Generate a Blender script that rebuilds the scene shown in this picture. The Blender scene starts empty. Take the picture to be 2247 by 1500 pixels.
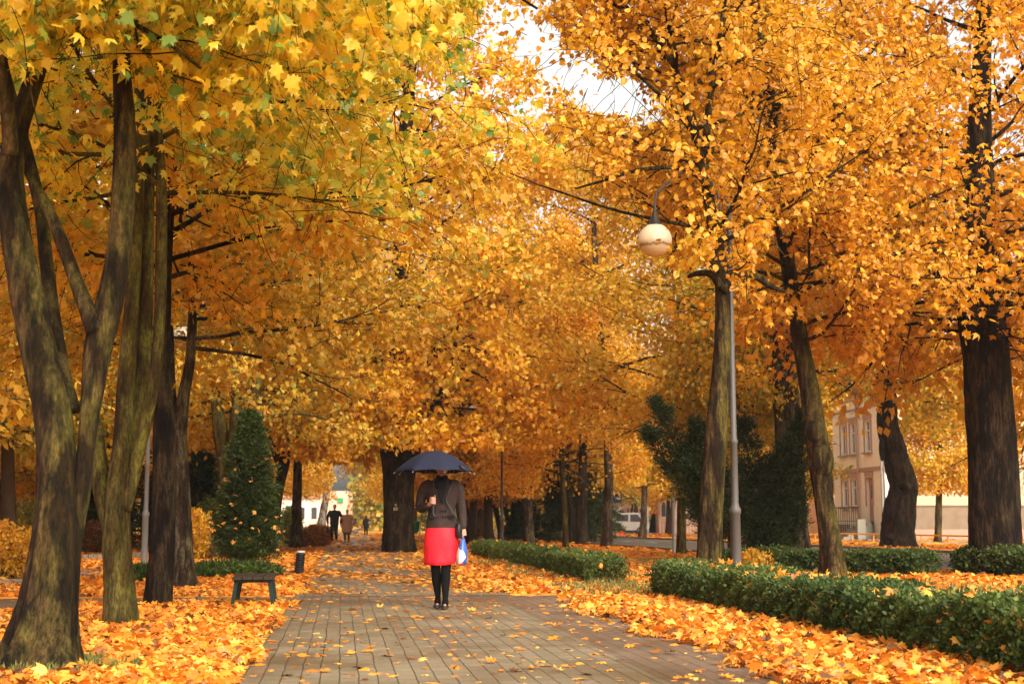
EXPO=1.27; SUN_E=0.8; HAZE=0.0004
import bpy, math, random
import numpy as np
from mathutils import Vector, Matrix
SC = bpy.context.scene
COL = SC.collection
rad = math.radians

# ------------------------------------------------------------------ camera model
F = 3000.0; CX = 1123.5; HOR = 1149.0; HC = 0.92
PITCH = math.atan((HOR - 750.0) / F)
FWD = np.array([0, math.cos(PITCH), math.sin(PITCH)])
UP = np.array([0, -math.sin(PITCH), math.cos(PITCH)])
RT = np.array([1.0, 0, 0])
EYE = np.array([0, 0, HC])
def ray(x, y): return FWD * F + RT * (x - CX) - UP * (y - 750.0)
def at(x, y, Y):
    d = ray(x, y); return EYE + d * (Y / d[1])
def gnd(x, y, z=0.0):
    d = ray(x, y); return EYE + d * ((z - HC) / d[2])
def proj(P):
    Q = np.asarray(P) - EYE
    f = Q @ FWD
    return np.stack([CX + F * (Q @ RT) / f, 750.0 - F * (Q @ UP) / f], -1)
AX = math.atan(373.5 / 3026.0)                 # the path runs a little to the left
DU = np.array([-math.sin(AX), math.cos(AX), 0]); DV = np.array([math.cos(AX), math.sin(AX), 0])
def uv(u, v, z=0.0): return DU * u + DV * v + np.array([0, 0, z])
def to_uv(P): P = np.asarray(P); return P @ DU, P @ DV

# ------------------------------------------------------------------ mesh builder
class MB:
    def __init__(s): s.v = []; s.f = []; s.n = 0; s.r = []
    def add(s, V, Fs, mi=0, rnd=None):
        V = np.asarray(V, dtype=np.float32).reshape(-1, 3); Fs = np.asarray(Fs, dtype=np.int64)
        s.v.append(V); s.f.append((Fs + s.n, mi)); s.n += len(V)
        s.r.append(rnd if rnd is not None else np.zeros(len(Fs), np.float32))
    def more(s, Fs, mi=0):
        Fs = np.asarray(Fs, dtype=np.int64); s.f.append((Fs, mi)); s.r.append(np.zeros(len(Fs), np.float32))
    def box(s, c, size, rz=0.0, mi=0, R=None):
        x, y, z = [a / 2.0 for a in size]
        V = np.array([[-x,-y,-z],[x,-y,-z],[x,y,-z],[-x,y,-z],[-x,-y,z],[x,-y,z],[x,y,z],[-x,y,z]])
        if R is None:
            cs, sn = math.cos(rz), math.sin(rz); R = np.array([[cs,-sn,0],[sn,cs,0],[0,0,1]])
        s.add(V @ np.asarray(R).T + np.asarray(c), [[0,3,2,1],[4,5,6,7],[0,1,5,4],[1,2,6,5],[2,3,7,6],[3,0,4,7]], mi)
    def quad(s, a, b, c, d, mi=0): s.add([a, b, c, d], [[0, 1, 2, 3]], mi)
    def rings(s, R, mi=0, cap=True):
        """R: (n,k,3) rings -> skinned tube"""
        R = np.asarray(R, dtype=np.float64); n, k, _ = R.shape
        i = np.arange(n - 1)[:, None] * k; j = np.arange(k)[None, :]; j2 = (j + 1) % k
        Fq = np.stack([i + j, i + j2, i + k + j2, i + k + j], -1).reshape(-1, 4)
        base = s.n
        s.add(R.reshape(-1, 3), Fq, mi)
        if cap:
            s.more([[base + a for a in range(k)][::-1]], mi); s.more([[base + (n - 1) * k + a for a in range(k)]], mi)
    def tube(s, pts, rads, k=10, mi=0, lump=0.0, seed=0, cap=True, flare=0.0, ell=None):
        pts = np.asarray(pts, dtype=np.float64); rads = np.asarray(rads, dtype=np.float64)
        t = np.gradient(pts, axis=0); t /= np.linalg.norm(t, axis=1, keepdims=True) + 1e-9
        ref = np.array([1.0, 0.13, 0.05]) if abs(t[:, 0]).mean() < 0.8 else np.array([0.1, 0.05, 1.0])
        v = np.cross(t, ref); v /= np.linalg.norm(v, axis=1, keepdims=True); u = np.cross(v, t)
        a = np.linspace(0, 2 * np.pi, k, endpoint=False)
        rr = rads[:, None] * np.ones((1, k))
        if lump:
            rg = np.random.default_rng(seed); z = np.concatenate([[0], np.cumsum(np.linalg.norm(np.diff(pts, axis=0), axis=1))])[:, None]
            q = 0
            for m in range(10):
                fr = rg.integers(1, 6); q = q + np.sin(a * fr + rg.uniform(0, 6.3) + z * rg.uniform(-4.5, 4.5)) * rg.uniform(.3, 1) / (1 + .25 * fr)
            for m in range(5):
                fr = rg.integers(8, 15); q = q + .35 * np.sin(a * fr + rg.uniform(0, 6.3) + z * rg.uniform(-2, 2))
            q = q + rg.normal(0, .45, q.shape if hasattr(q, 'shape') else (len(pts), k))
            rr = rr * (1 + lump * q / 2.2)
            if flare:
                w = np.exp(-np.maximum(pts[:, 2:3] - pts[0, 2], 0) / (rads[0] * 1.3))
                lob = .5 + .5 * np.cos(a * 5 + rg.uniform(0, 6)) + .35 * np.cos(a * 3 + rg.uniform(0, 6)) + .2 * np.cos(a * 9 + 1)
                rr = rr * (1 + flare * w * lob)
        ex, ey = ell if ell else (1, 1)
        R = pts[:, None, :] + rr[..., None] * (ex * np.cos(a)[None, :, None] * u[:, None, :] + ey * np.sin(a)[None, :, None] * v[:, None, :])
        s.rings(R, mi, cap)
    def cyl(s, p0, p1, r0, r1=None, k=12, mi=0): s.tube([p0, p1], [r0, r0 if r1 is None else r1], k, mi)
    def lathe(s, c, prof, k=24, mi=0, cap=True):
        a = np.linspace(0, 2 * np.pi, k, endpoint=False); c = np.asarray(c)
        R = np.array([[[c[0] + r * math.cos(t), c[1] + r * math.sin(t), c[2] + z] for t in a] for r, z in prof]); s.rings(R, mi, cap)
    def ellip(s, c, r, k=20, n=12, mi=0):
        th = np.linspace(0.02, np.pi - .02, n); a = np.linspace(0, 2 * np.pi, k, endpoint=False); c = np.asarray(c)
        R = np.array([[[c[0] + r[0] * math.sin(t) * math.cos(b), c[1] + r[1] * math.sin(t) * math.sin(b), c[2] - r[2] * math.cos(t)] for b in a] for t in th]); s.rings(R, mi)
    def prism(s, poly, dirv, mi=0):
        """poly: list of 3-D points, extruded by dirv"""
        P = np.asarray(poly, dtype=float); n = len(P); b = s.n
        s.add(np.vstack([P, P + np.asarray(dirv)]), [[i, (i + 1) % n, n + (i + 1) % n, n + i] for i in range(n)], mi)
        s.more([[b + i for i in range(n)][::-1]], mi); s.more([[b + n + i for i in range(n)]], mi)
    def batch_tubes(s, P, Rr, k, mi=0):
        M, n, _ = P.shape
        if not M: return
        t = np.gradient(P, axis=1); t /= np.linalg.norm(t, axis=2, keepdims=True) + 1e-9
        ref = np.where(np.abs(t[:, :1, 2:3]) > .7, np.array([[[1., 0, 0]]]), np.array([[[0, 0, 1.]]]))
        u = np.cross(t, np.broadcast_to(ref, t.shape)); u /= np.linalg.norm(u, axis=2, keepdims=True) + 1e-9; v = np.cross(t, u)
        a = np.linspace(0, 2 * np.pi, k, endpoint=False)
        R = P[:, :, None] + Rr[:, :, None, None] * (np.cos(a)[None, None, :, None] * u[:, :, None] + np.sin(a)[None, None, :, None] * v[:, :, None])
        m = np.arange(M)[:, None, None] * n * k; i = np.arange(n - 1)[None, :, None] * k; j = np.arange(k)[None, None, :]; j2 = (j + 1) % k
        Fq = np.stack([m + i + j, m + i + j2, m + i + k + j2, m + i + k + j], -1).reshape(-1, 4)
        s.add(R.reshape(-1, 3), Fq, mi)
    def leaves(s, P, A, Nn, size, tpl, rnd, mi=0, curl=.18):
        """one polygon per leaf; A = axis to the tip, Nn = face normal"""
        T = np.array(LEAF[tpl]); k = len(T); M = len(P)
        if not M: return
        A = A / (np.linalg.norm(A, axis=1, keepdims=True) + 1e-9); X = np.cross(A, Nn); X /= np.linalg.norm(X, axis=1, keepdims=True) + 1e-9
        Z = np.cross(X, A)
        zc = -(T[:, 0] ** 2) * 1.2 - (T[:, 1] - .35) ** 2 * .8
        cv = (curl * np.random.default_rng(M).normal(1, .9, (M, 1)))
        V = P[:, None] + size[:, None, None] * (T[None, :, 0:1] * X[:, None] + T[None, :, 1:2] * A[:, None] + (zc[None, :] * cv * 3)[..., None] * Z[:, None])
        Fs = (np.arange(M)[:, None] * k + np.arange(k)[None, :])
        s.add(V.reshape(-1, 3), Fs, mi, rnd.astype(np.float32))
    def build(s, name, mats, parent=None, smooth=False, origin=None):
        me = bpy.data.meshes.new(name)
        if s.n == 0: s.add([[0,0,-5],[.01,0,-5],[0,.01,-5]], [[0,1,2]])
        V = np.concatenate(s.v).astype(np.float32)
        if origin is not None: V = V - np.asarray(origin, np.float32)
        me.vertices.add(len(V)); me.vertices.foreach_set('co', V.ravel())
        loops = np.concatenate([f.ravel() for f, _ in s.f if len(f)]); tot = np.concatenate([np.full(len(f), f.shape[1]) for f, _ in s.f if len(f)])
        mi = np.concatenate([np.full(len(f), m) for f, m in s.f if len(f)])
        me.loops.add(len(loops)); me.loops.foreach_set('vertex_index', loops.astype(np.int32))
        me.polygons.add(len(tot)); st = np.concatenate([[0], np.cumsum(tot)[:-1]])
        me.polygons.foreach_set('loop_start', st.astype(np.int32)); me.polygons.foreach_set('loop_total', tot.astype(np.int32))
        me.polygons.foreach_set('material_index', mi.astype(np.int32)); me.polygons.foreach_set('use_smooth', np.full(len(tot), smooth))
        rr = np.concatenate([r for r in s.r if len(r)])
        if rr.any():
            at_ = me.attributes.new('rnd', 'FLOAT', 'FACE'); at_.data.foreach_set('value', rr.astype(np.float32))
        me.update(calc_edges=True)
        for m in (mats if isinstance(mats, (list, tuple)) else [mats]): me.materials.append(m)
        o = bpy.data.objects.new(name, me); COL.objects.link(o)
        if origin is not None and parent is None: o.location = Vector(origin)
        if parent is not None: o.parent = parent
        return o
LEAF = {
 'maple': [(0,0),(.26,-.1),(.22,.08),(.52,.18),(.37,.33),(.5,.62),(.22,.54),(0,1.0),(-.22,.54),(-.5,.62),(-.37,.33),(-.52,.18),(-.22,.08),(-.26,-.1)],
 'linden': [(0,.04),(.22,-.02),(.42,.2),(.42,.5),(.2,.82),(0,1.05),(-.2,.82),(-.42,.5),(-.42,.2),(-.22,-.02)],
 'simple': [(0,0),(.36,.2),(.34,.6),(0,1),(-.34,.6),(-.36,.2)],
 'diamond': [(0,0),(.38,.45),(0,1),(-.38,.45)],
 'needle': [(0,0),(.13,.3),(0,1),(-.13,.3)],
}
def norm(a): return a / (np.linalg.norm(a, axis=-1, keepdims=True) + 1e-9)
def empty(name, loc=(0, 0, 0), rz=0.0):
    o = bpy.data.objects.new(name, None); o.empty_display_size = .3; COL.objects.link(o); o.location = Vector(loc); o.rotation_euler = (0, 0, rz); return o
def tag(o, label=None, cat=None, group=None, kind=None):
    if label: o['label'] = label
    if cat: o['category'] = cat
    if group: o['group'] = group
    if kind: o['kind'] = kind
    return o
def kids(o): return [c for c in COL.objects if c.parent == o]
def copy_tree(o, parent=None, ch=None):
    c = o.copy(); COL.objects.link(c)
    if parent: c.parent = parent
    for x in (ch if ch is not None else list(o.children)): copy_tree(x, c)
    return c
def catmull(P, n):
    P = np.asarray(P, float); Q = np.vstack([2 * P[0] - P[1], P, 2 * P[-1] - P[-2]]); out = []
    t = np.linspace(0, len(P) - 1 - 1e-6, n)
    for x in t:
        i = int(x); f = x - i; a, b, c, d = Q[i], Q[i + 1], Q[i + 2], Q[i + 3]
        out.append(.5 * ((2 * b) + (c - a) * f + (2 * a - 5 * b + 4 * c - d) * f * f + (3 * b - a - 3 * c + d) * f ** 3))
    return np.array(out)

# ------------------------------------------------------------------ materials
class NT:
    def __init__(s, name):
        s.m = bpy.data.materials.new(name); s.m.use_nodes = True; s.t = s.m.node_tree; s.t.nodes.clear()
        s.out = s.n('ShaderNodeOutputMaterial')
    def n(s, typ, **kw):
        nd = s.t.nodes.new(typ)
        for k, v in kw.items(): setattr(nd, k, v)
        return nd
    def l(s, a, b): s.t.links.new(a, b)
    def val(s, sock, v):
        if hasattr(v, 'is_linked') or hasattr(v, 'links'): s.l(v, sock)
        else: sock.default_value = v
    def coord(s, which='Object', scale=(1, 1, 1), rz=0.0):
        c = s.n('ShaderNodeTexCoord'); mp = s.n('ShaderNodeMapping'); mp.inputs['Scale'].default_value = scale; mp.inputs['Rotation'].default_value = (0, 0, rz)
        s.l(c.outputs[which], mp.inputs[0]); return mp.outputs[0]
    def geo(s, scale=(1, 1, 1), rz=0.0):
        c = s.n('ShaderNodeNewGeometry'); mp = s.n('ShaderNodeMapping'); mp.inputs['Scale'].default_value = scale; mp.inputs['Rotation'].default_value = (0, 0, rz)
        s.l(c.outputs['Position'], mp.inputs[0]); return mp.outputs[0]
    def noise(s, vec, scale, detail=4, rough=.6):
        n = s.n('ShaderNodeTexNoise'); n.inputs['Scale'].default_value = scale; n.inputs['Detail'].default_value = detail; n.inputs['Roughness'].default_value = rough
        if vec is not None: s.l(vec, n.inputs['Vector'])
        return n.outputs[0]
    def ramp(s, fac, stops, interp='LINEAR'):
        r = s.n('ShaderNodeValToRGB'); r.color_ramp.interpolation = interp; e = r.color_ramp.elements
        while len(e) < len(stops): e.new(.5)
        for i, (p, c) in enumerate(stops):
            e[i].position = p; e[i].color = (*c, 1) if len(c) == 3 else c
        s.val(r.inputs[0], fac); return r.outputs[0]
    def mix(s, fac, a, b, typ='MIX'):
        m = s.n('ShaderNodeMix', data_type='RGBA', blend_type=typ)
        s.val(m.inputs[0], fac)
        for sk, v in ((m.inputs[6], a), (m.inputs[7], b)):
            if isinstance(v, tuple): sk.default_value = (*v, 1) if len(v) == 3 else v
            else: s.l(v, sk)
        return m.outputs[2]
    def math(s, op, a, b=0.0, clamp=False):
        m = s.n('ShaderNodeMath', operation=op); m.use_clamp = clamp; s.val(m.inputs[0], a); s.val(m.inputs[1], b); return m.outputs[0]
    def bump(s, h, strength=.5, dist=.02):
        b = s.n('ShaderNodeBump'); b.inputs['Strength'].default_value = strength; b.inputs['Distance'].default_value = dist; s.l(h, b.inputs['Height']); return b.outputs[0]
    def pbr(s, col, rough=.7, bump=None, spec=.3, metal=0.0, sheen=0, alpha=None, emit=None):
        p = s.n('ShaderNodeBsdfPrincipled')
        if isinstance(col, tuple): p.inputs['Base Color'].default_value = (*col, 1)
        else: s.l(col, p.inputs['Base Color'])
        s.val(p.inputs['Roughness'], rough); p.inputs['Specular IOR Level'].default_value = spec; p.inputs['Metallic'].default_value = metal
        if sheen: p.inputs['Sheen Weight'].default_value = sheen
        if bump is not None: s.l(bump, p.inputs['Normal'])
        s.l(p.outputs[0], s.out.inputs[0]); return s.m
def flat(name, col, rough=.7, spec=.3, metal=0.0, var=.25, sc=6.0, bump=0.0):
    t = NT(name); nz = t.noise(t.coord(), sc, 5)
    c = t.mix(nz, tuple(a * (1 - var) for a in col), tuple(min(1, a * (1 + var)) for a in col))
    return t.pbr(c, rough, t.bump(nz, bump) if bump else None, spec, metal)
def leafmat(name, A, B, trans=.45, rough=.55, spec=.25, transboost=1.12, patch=.5):
    """A, B: ramps (list of stops) blended by the object's colour (red channel); the position adds patches"""
    t = NT(name)
    at_ = t.n('ShaderNodeAttribute'); at_.attribute_name = 'rnd'
    oi = t.n('ShaderNodeObjectInfo'); sep = t.n('ShaderNodeSeparateColor'); t.l(oi.outputs['Color'], sep.inputs[0])
    ca = t.ramp(at_.outputs['Fac'], A); cb = t.ramp(at_.outputs['Fac'], B)
    nz = t.noise(t.coord(), patch, 2); nn = t.math('MULTIPLY_ADD', nz, 1.6, ); 
    nn = t.math('ADD', t.math('MULTIPLY', nz, 1.6), -.8)
    fac = t.math('ADD', sep.outputs[0], nn, True)
    c = t.mix(fac, ca, cb)
    c = t.mix(1.0, c, sep.outputs[1], 'MULTIPLY')
    d = t.n('ShaderNodeBsdfDiffuse'); t.l(c, d.inputs[0])
    tr = t.n('ShaderNodeBsdfTranslucent'); hs = t.n('ShaderNodeHueSaturation'); hs.inputs['Value'].default_value = transboost; hs.inputs['Saturation'].default_value = 1.0; t.l(c, hs.inputs['Color']); t.l(hs.outputs[0], tr.inputs[0])
    mx = t.n('ShaderNodeMixShader'); mx.inputs[0].default_value = trans; t.l(d.outputs[0], mx.inputs[1]); t.l(tr.outputs[0], mx.inputs[2])
    g = t.n('ShaderNodeBsdfGlossy'); g.inputs['Roughness'].default_value = rough; g.inputs[0].default_value = (1, 1, 1, 1)
    m2 = t.n('ShaderNodeMixShader'); m2.inputs[0].default_value = spec * .12; t.l(mx.outputs[0], m2.inputs[1]); t.l(g.outputs[0], m2.inputs[2])
    t.l(m2.outputs[0], t.out.inputs[0]); return t.m
ORANGE = [(0, (.28, .12, .008)), (.14, (.56, .26, .008)), (.4, (.80, .36, .010)), (.7, (.86, .43, .012)), (1, (.88, .54, .03))]
YELLOW = [(0, (.30, .16, .015)), (.22, (.62, .34, .01)), (.5, (.78, .48, .014)), (.68, (.50, .40, .02)), (.82, (.24, .28, .025)), (1, (.10, .17, .018))]
GREENY = [(0, (.50, .27, .02)), (.35, (.48, .34, .03)), (.65, (.22, .26, .025)), (1, (.08, .15, .018))]
REDDY = [(0, (.25, .05, .015)), (.4, (.62, .18, .03)), (1, (.80, .36, .06))]
M = {}
M['leaf_orange'] = leafmat('autumn_leaves_orange', ORANGE, YELLOW)
M['leaf_yellow'] = leafmat('autumn_leaves_yellow_green', YELLOW, GREENY)
M['leaf_near'] = leafmat('maple_leaves_mixed', [(0, (.55, .24, .010)), (.18, (.84, .46, .012)), (.5, (.90, .62, .02)), (.66, (.80, .64, .04)), (.74, (.38, .44, .04)), (.86, (.14, .28, .03)), (1, (.06, .17, .02))], [(0, (.70, .48, .02)), (.4, (.55, .50, .03)), (.7, (.24, .32, .03)), (1, (.08, .19, .02))], patch=1.3, trans=.55)
M['leaf_red'] = leafmat('autumn_leaves_red', REDDY, ORANGE)
M['leaf_green'] = leafmat('small_green_leaves', [(0, (.03, .05, .012)), (.5, (.055, .10, .02)), (.85, (.11, .17, .03)), (1, (.25, .20, .03))], [(0, (.10, .12, .015)), (1, (.26, .28, .03))], trans=.35, spec=.15, rough=.6)
M['leaf_ground'] = leafmat('fallen_leaves_dry', [(0, (.07, .03, .012)), (.13, (.17, .06, .012)), (.25, (.46, .14, .015)), (.42, (.76, .22, .016)), (.7, (.84, .31, .022)), (.9, (.88, .43, .05)), (1, (.80, .52, .12))], [(0, (.40, .13, .015)), (1, (.85, .52, .10))], trans=.25, spec=.3, patch=.3)
M['needles'] = leafmat('dark_needles', [(0, (.008, .013, .003)), (.6, (.022, .040, .006)), (1, (.06, .085, .012))], [(0, (.035, .065, .008)), (1, (.12, .17, .02))], trans=.12, spec=.2, patch=.8)
def barkmat(name, dark, light, moss, mossamt=.5, scale=1.0, bs=.9, streak=.5):
    t = NT(name)
    co = t.geo((1, 1, .18)); iso = t.geo()
    n1 = t.noise(co, 22 * scale, 8, .7); n2 = t.noise(iso, 3.0, 5); n3 = t.noise(t.geo((1, 1, .3)), 5.5, 4)
    base = t.mix(t.ramp(n1, [(.40, (0, 0, 0)), (.60, (1, 1, 1))]), dark, light)
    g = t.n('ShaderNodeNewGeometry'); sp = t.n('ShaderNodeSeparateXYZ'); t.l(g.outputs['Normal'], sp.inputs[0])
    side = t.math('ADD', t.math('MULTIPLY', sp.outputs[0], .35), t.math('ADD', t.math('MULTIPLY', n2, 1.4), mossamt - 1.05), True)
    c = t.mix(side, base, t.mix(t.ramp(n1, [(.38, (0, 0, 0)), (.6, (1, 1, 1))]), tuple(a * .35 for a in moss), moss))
    fine = t.ramp(t.noise(t.geo((1, 1, .3)), 75 * scale, 6, .7), [(.38, (.45, .43, .42)), (.62, (1.3, 1.28, 1.25))]); c = t.mix(1.0, c, fine, 'MULTIPLY')
    st = t.ramp(n3, [(.44, (streak * .5, streak * .38, streak * .35)), (.56, (1, 1, 1))])
    c = t.mix(1.0, c, st, 'MULTIPLY')
    lich = t.ramp(t.noise(iso, 26, 5, .75), [(.66, (0, 0, 0)), (.74, (1, 1, 1))]); lz = t.ramp(t.noise(iso, 2.3, 3), [(.52, (0, 0, 0)), (.62, (.55, .55, .55))])
    c = t.mix(t.mix(1.0, lich, lz, 'MULTIPLY'), c, (.22, .20, .14))
    return t.pbr(c, .85, t.bump(n1, min(1, bs * 1.2), .06), .15)
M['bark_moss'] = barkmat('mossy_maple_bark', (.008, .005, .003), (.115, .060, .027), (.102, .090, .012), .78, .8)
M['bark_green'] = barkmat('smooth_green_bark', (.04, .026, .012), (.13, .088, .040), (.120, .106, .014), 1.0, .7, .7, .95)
M['bark_dark'] = barkmat('dark_furrowed_bark', (.006, .003, .002), (.060, .033, .016), (.05, .045, .012), .34, 1.1, 1.0, .45)
M['bark_grey'] = barkmat('grey_brown_bark', (.03, .02, .012), (.15, .11, .065), (.10, .09, .025), .4, .9, .7, .55)
M['bark_far'] = flat('plain_brown_bark', (.055, .036, .02), .9, .1, 0, .5, 3)
M['bark_birch'] = barkmat('pale_birch_bark', (.10, .09, .08), (.5, .46, .40), (.25, .24, .18), .2, .6, .4, .5)
# ------------------------------------------------------------------ trees
def walk(rng, S, D, L, n, wig, trop):
    """batch of curved branches: starts S, directions D, lengths L -> (M,n,3)"""
    P = [S]; d = norm(D); p = S
    tr = np.zeros(3); tr[2] = trop
    for i in range(n - 1):
        d = norm(d + rng.normal(0, wig, d.shape) + tr); p = p + d * (L / (n - 1))[:, None]; P.append(p)
    return np.stack(P, 1)
def sample(rng, P, idx, t):
    """point and tangent at fraction t along branch idx of (M,n,3)"""
    n = P.shape[1]; x = t * (n - 1); i = np.minimum(x.astype(int), n - 2); f = (x - i)[:, None]
    a = P[idx, i]; b = P[idx, i + 1]; return a * (1 - f) + b * f, norm(b - a)
# leaves pruned by camera projection to open the sky gap, the lamp, ...
def clear_mask(P, holes):
    q = proj(P); keep = np.ones(len(P), bool); rg = np.random.default_rng(5)
    nz = .25 * np.sin(P[:, 0] * 5.1 + P[:, 2] * 3.3) + .2 * np.sin(P[:, 1] * 4.3 - P[:, 2] * 6.1)
    for (cx, cy, rx, ry, ymax, soft) in holes:
        d = ((q[:, 0] - cx) / rx) ** 2 + ((q[:, 1] - cy) / ry) ** 2
        keep &= ~((d + nz < 1) & (P[:, 1] < ymax) & (rg.random(len(P)) > soft))
    return keep & (P[:, 1] > 5.6)
SKYGAP = [(1182, 98, 56, 46, 300, .12), (1262, 152, 62, 46, 300, .2), (1345, 208, 85, 48, 300, .08), (1408, 245, 55, 36, 300, .2), (1080, 340, 45, 12, 300, .2)]
SPRUCE_HOLE = [(1275, 1072, 88, 112, 67.3, .14)]
HOUSE_HOLE = [(1946, 850, 32, 75, 75, .25), (1885, 990, 62, 150, 75, .05), (2075, 1120, 70, 40, 75, 0)]
def shoots(rng, mb, stems, zc, ztop, R, nl, sub=7, tw=5, npl=30, zleaf=0, tip_spread=.10, elev=(5, 45), azlim=None, droop=-.03, cross=.8, size=.1, mi_bark=0, ls=1.0, bias=None, biasw=0, twr=.006, keep=None):
    """limbs, side branches and twigs grown from the stems; returns the leaf positions and axes"""
    pts = []; rr = []
    for P, r in stems:
        m = P[:, 2] > zc
        if m.sum() > 3: pts.append(P[m]); rr.append(r[m])
    if not pts: return np.zeros((0, 3)), np.zeros((0, 3))
    w = np.array([len(p) * max(.3, p[-1, 2] - p[0, 2]) for p in pts], float); w /= w.sum()
    S = []; D = []; L = []; Rr = []
    az = rng.uniform(0, 6.28)
    for i in range(nl):
        j = rng.choice(len(pts), p=w); P = pts[j]; f = 1 - (1 - (i + rng.uniform(0, 1)) / nl) ** .68
        k = min(int(f * len(P)), len(P) - 1)
        z = (P[k, 2] - zc) / max(.1, ztop - zc)
        az += 2.4 + rng.normal(0, .25)
        a = az if azlim is None else rng.uniform(*azlim)
        d2 = np.array([math.cos(a), math.sin(a), 0])
        if bias is not None: d2 = norm(d2 + np.array(bias) * biasw)
        el = rad(elev[0] + (elev[1] - elev[0]) * min(1, max(0, z)) + rng.normal(0, 9))
        S.append(P[k]); D.append(d2 * math.cos(el) + np.array([0, 0, math.sin(el)]))
        prof = math.sqrt(max(.05, 1 - max(0, min(1.1, z)) ** 1.6 * .85)) if z > .12 else .8 + z
        L.append(R * prof * rng.uniform(.75, 1.1)); Rr.append(min(rr[j][k] * .5, .012 + R * .0075))
    S, D, L, Rr = map(np.array, (S, D, L, Rr))
    B1 = walk(rng, S, D, L, 8, .11, droop * .5); taper = np.linspace(1, .25, 8)
    ok1 = np.ones(nl, bool) if keep is None else ((keep(B1[:, -1]) & (B1[:, -1, 2] > zleaf - .25)) | (rng.random(nl) < .07))
    mb.batch_tubes(B1[ok1], (Rr[:, None] * taper[None])[ok1], 6, mi_bark)
    idx = np.repeat(np.arange(nl), sub); t = np.tile(np.linspace(.22, .98, sub), nl) + rng.normal(0, .04, nl * sub); t = np.clip(t, .1, 1)
    s2, tg = sample(rng, B1, idx, t); sd = norm(np.cross(tg, [0, 0, 1.0])) * np.where(np.arange(len(t)) % 2, 1, -1)[:, None]
    d2 = norm(tg * .75 + sd * cross + rng.normal(0, .3, tg.shape)); L2 = L[idx] * (.55 - .28 * t) * rng.uniform(.7, 1.25, len(t))
    B2 = walk(rng, s2, d2, L2, 6, .15, droop); r2 = Rr[idx] * (.5 - .25 * t)
    ok2 = np.ones(len(B2), bool) if keep is None else (keep(B2[:, 3]) & (B2[:, 3, 2] > zleaf - .05))
    mb.batch_tubes(B2[ok2], (r2[:, None] * np.linspace(1, .3, 6)[None])[ok2], 4, mi_bark)
    i3 = np.repeat(np.arange(len(t)), tw); t3 = np.tile(np.linspace(.2, 1, tw), len(t)) + rng.normal(0, .06, len(i3)); t3 = np.clip(t3, .05, 1)
    s3, tg3 = sample(rng, B2, i3, t3); d3 = norm(tg3 * .7 + rng.normal(0, .75, tg3.shape))
    L3 = rng.uniform(.35, .95, len(i3)) * ls
    B3 = walk(rng, s3, d3, L3, 5, .18, droop * 2.2)
    if keep is not None: k3 = keep(B3[:, 2]) & (B3[:, 2, 2] > zleaf - .1); B3 = B3[k3]; i3 = i3[k3]
    mb.batch_tubes(B3, np.full((len(i3), 5), twr) * np.linspace(1, .5, 5)[None], 3, mi_bark)
    npl = int(npl * 1.2); n3 = len(i3) * npl; i4 = np.repeat(np.arange(len(i3)), npl); t4 = rng.uniform(.05, 1.0, n3)
    lp, tg4 = sample(rng, B3, i4, t4)
    dens = rng.random(len(i3)) ** .6                       # some twigs are thin, some full
    keep = rng.random(n3) < dens[i4]
    lp = lp + rng.normal(0, tip_spread, lp.shape); ax = norm(tg4 * .5 + rng.normal(0, .6, tg4.shape) + np.array([0, 0, -.45]))
    m = keep & (lp[:, 2] > zleaf)
    return lp[m], ax[m]
def leaf_cloud(rng, mb, P, A, size, tpl, var=.3, curl=.18, up=.7, rbias=None):
    if not len(P): return
    N = norm(rng.normal(0, .6, P.shape) + np.array([0, 0, up])); sz = size * rng.uniform(1 - var, 1 + var, len(P))
    clump = .5 + .5 * np.sin(P[:, 0] * 2.3 + 1) * np.sin(P[:, 2] * 2.9) * np.cos(P[:, 1] * 1.9)
    r = np.clip(rng.beta(1.6, 1.6, len(P)) * .84 + .16 * clump, .001, 1)
    mb.leaves(P, A, N, sz, tpl, r, 0, curl)
def pstem(Y, spec, dY=0.0, n=None, seed=0, wob=0.0):
    """a stem traced by its outline widths, standing at depth Y"""
    m = len(spec); P = np.array([at(x, y, Y + dY * i / (m - 1)) for i, (x, y, w) in enumerate(spec)])
    r = np.array([w / 2.0 * (Y + dY * i / (m - 1)) / 3026.0 for i, (x, y, w) in enumerate(spec)])
    n = n or max(10, m * 7)
    Q = catmull(P, n); t = np.linspace(0, m - 1, n); rr = np.interp(t, np.arange(m), r)
    if wob:
        rg = np.random.default_rng(seed); Q[:, 1] += wob * np.sin(np.linspace(0, 5, n) + rg.uniform(0, 6))
    Q[0, 2] = min(Q[0, 2], -.05) if spec[0][1] > 1160 else Q[0, 2]
    return Q, rr
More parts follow.
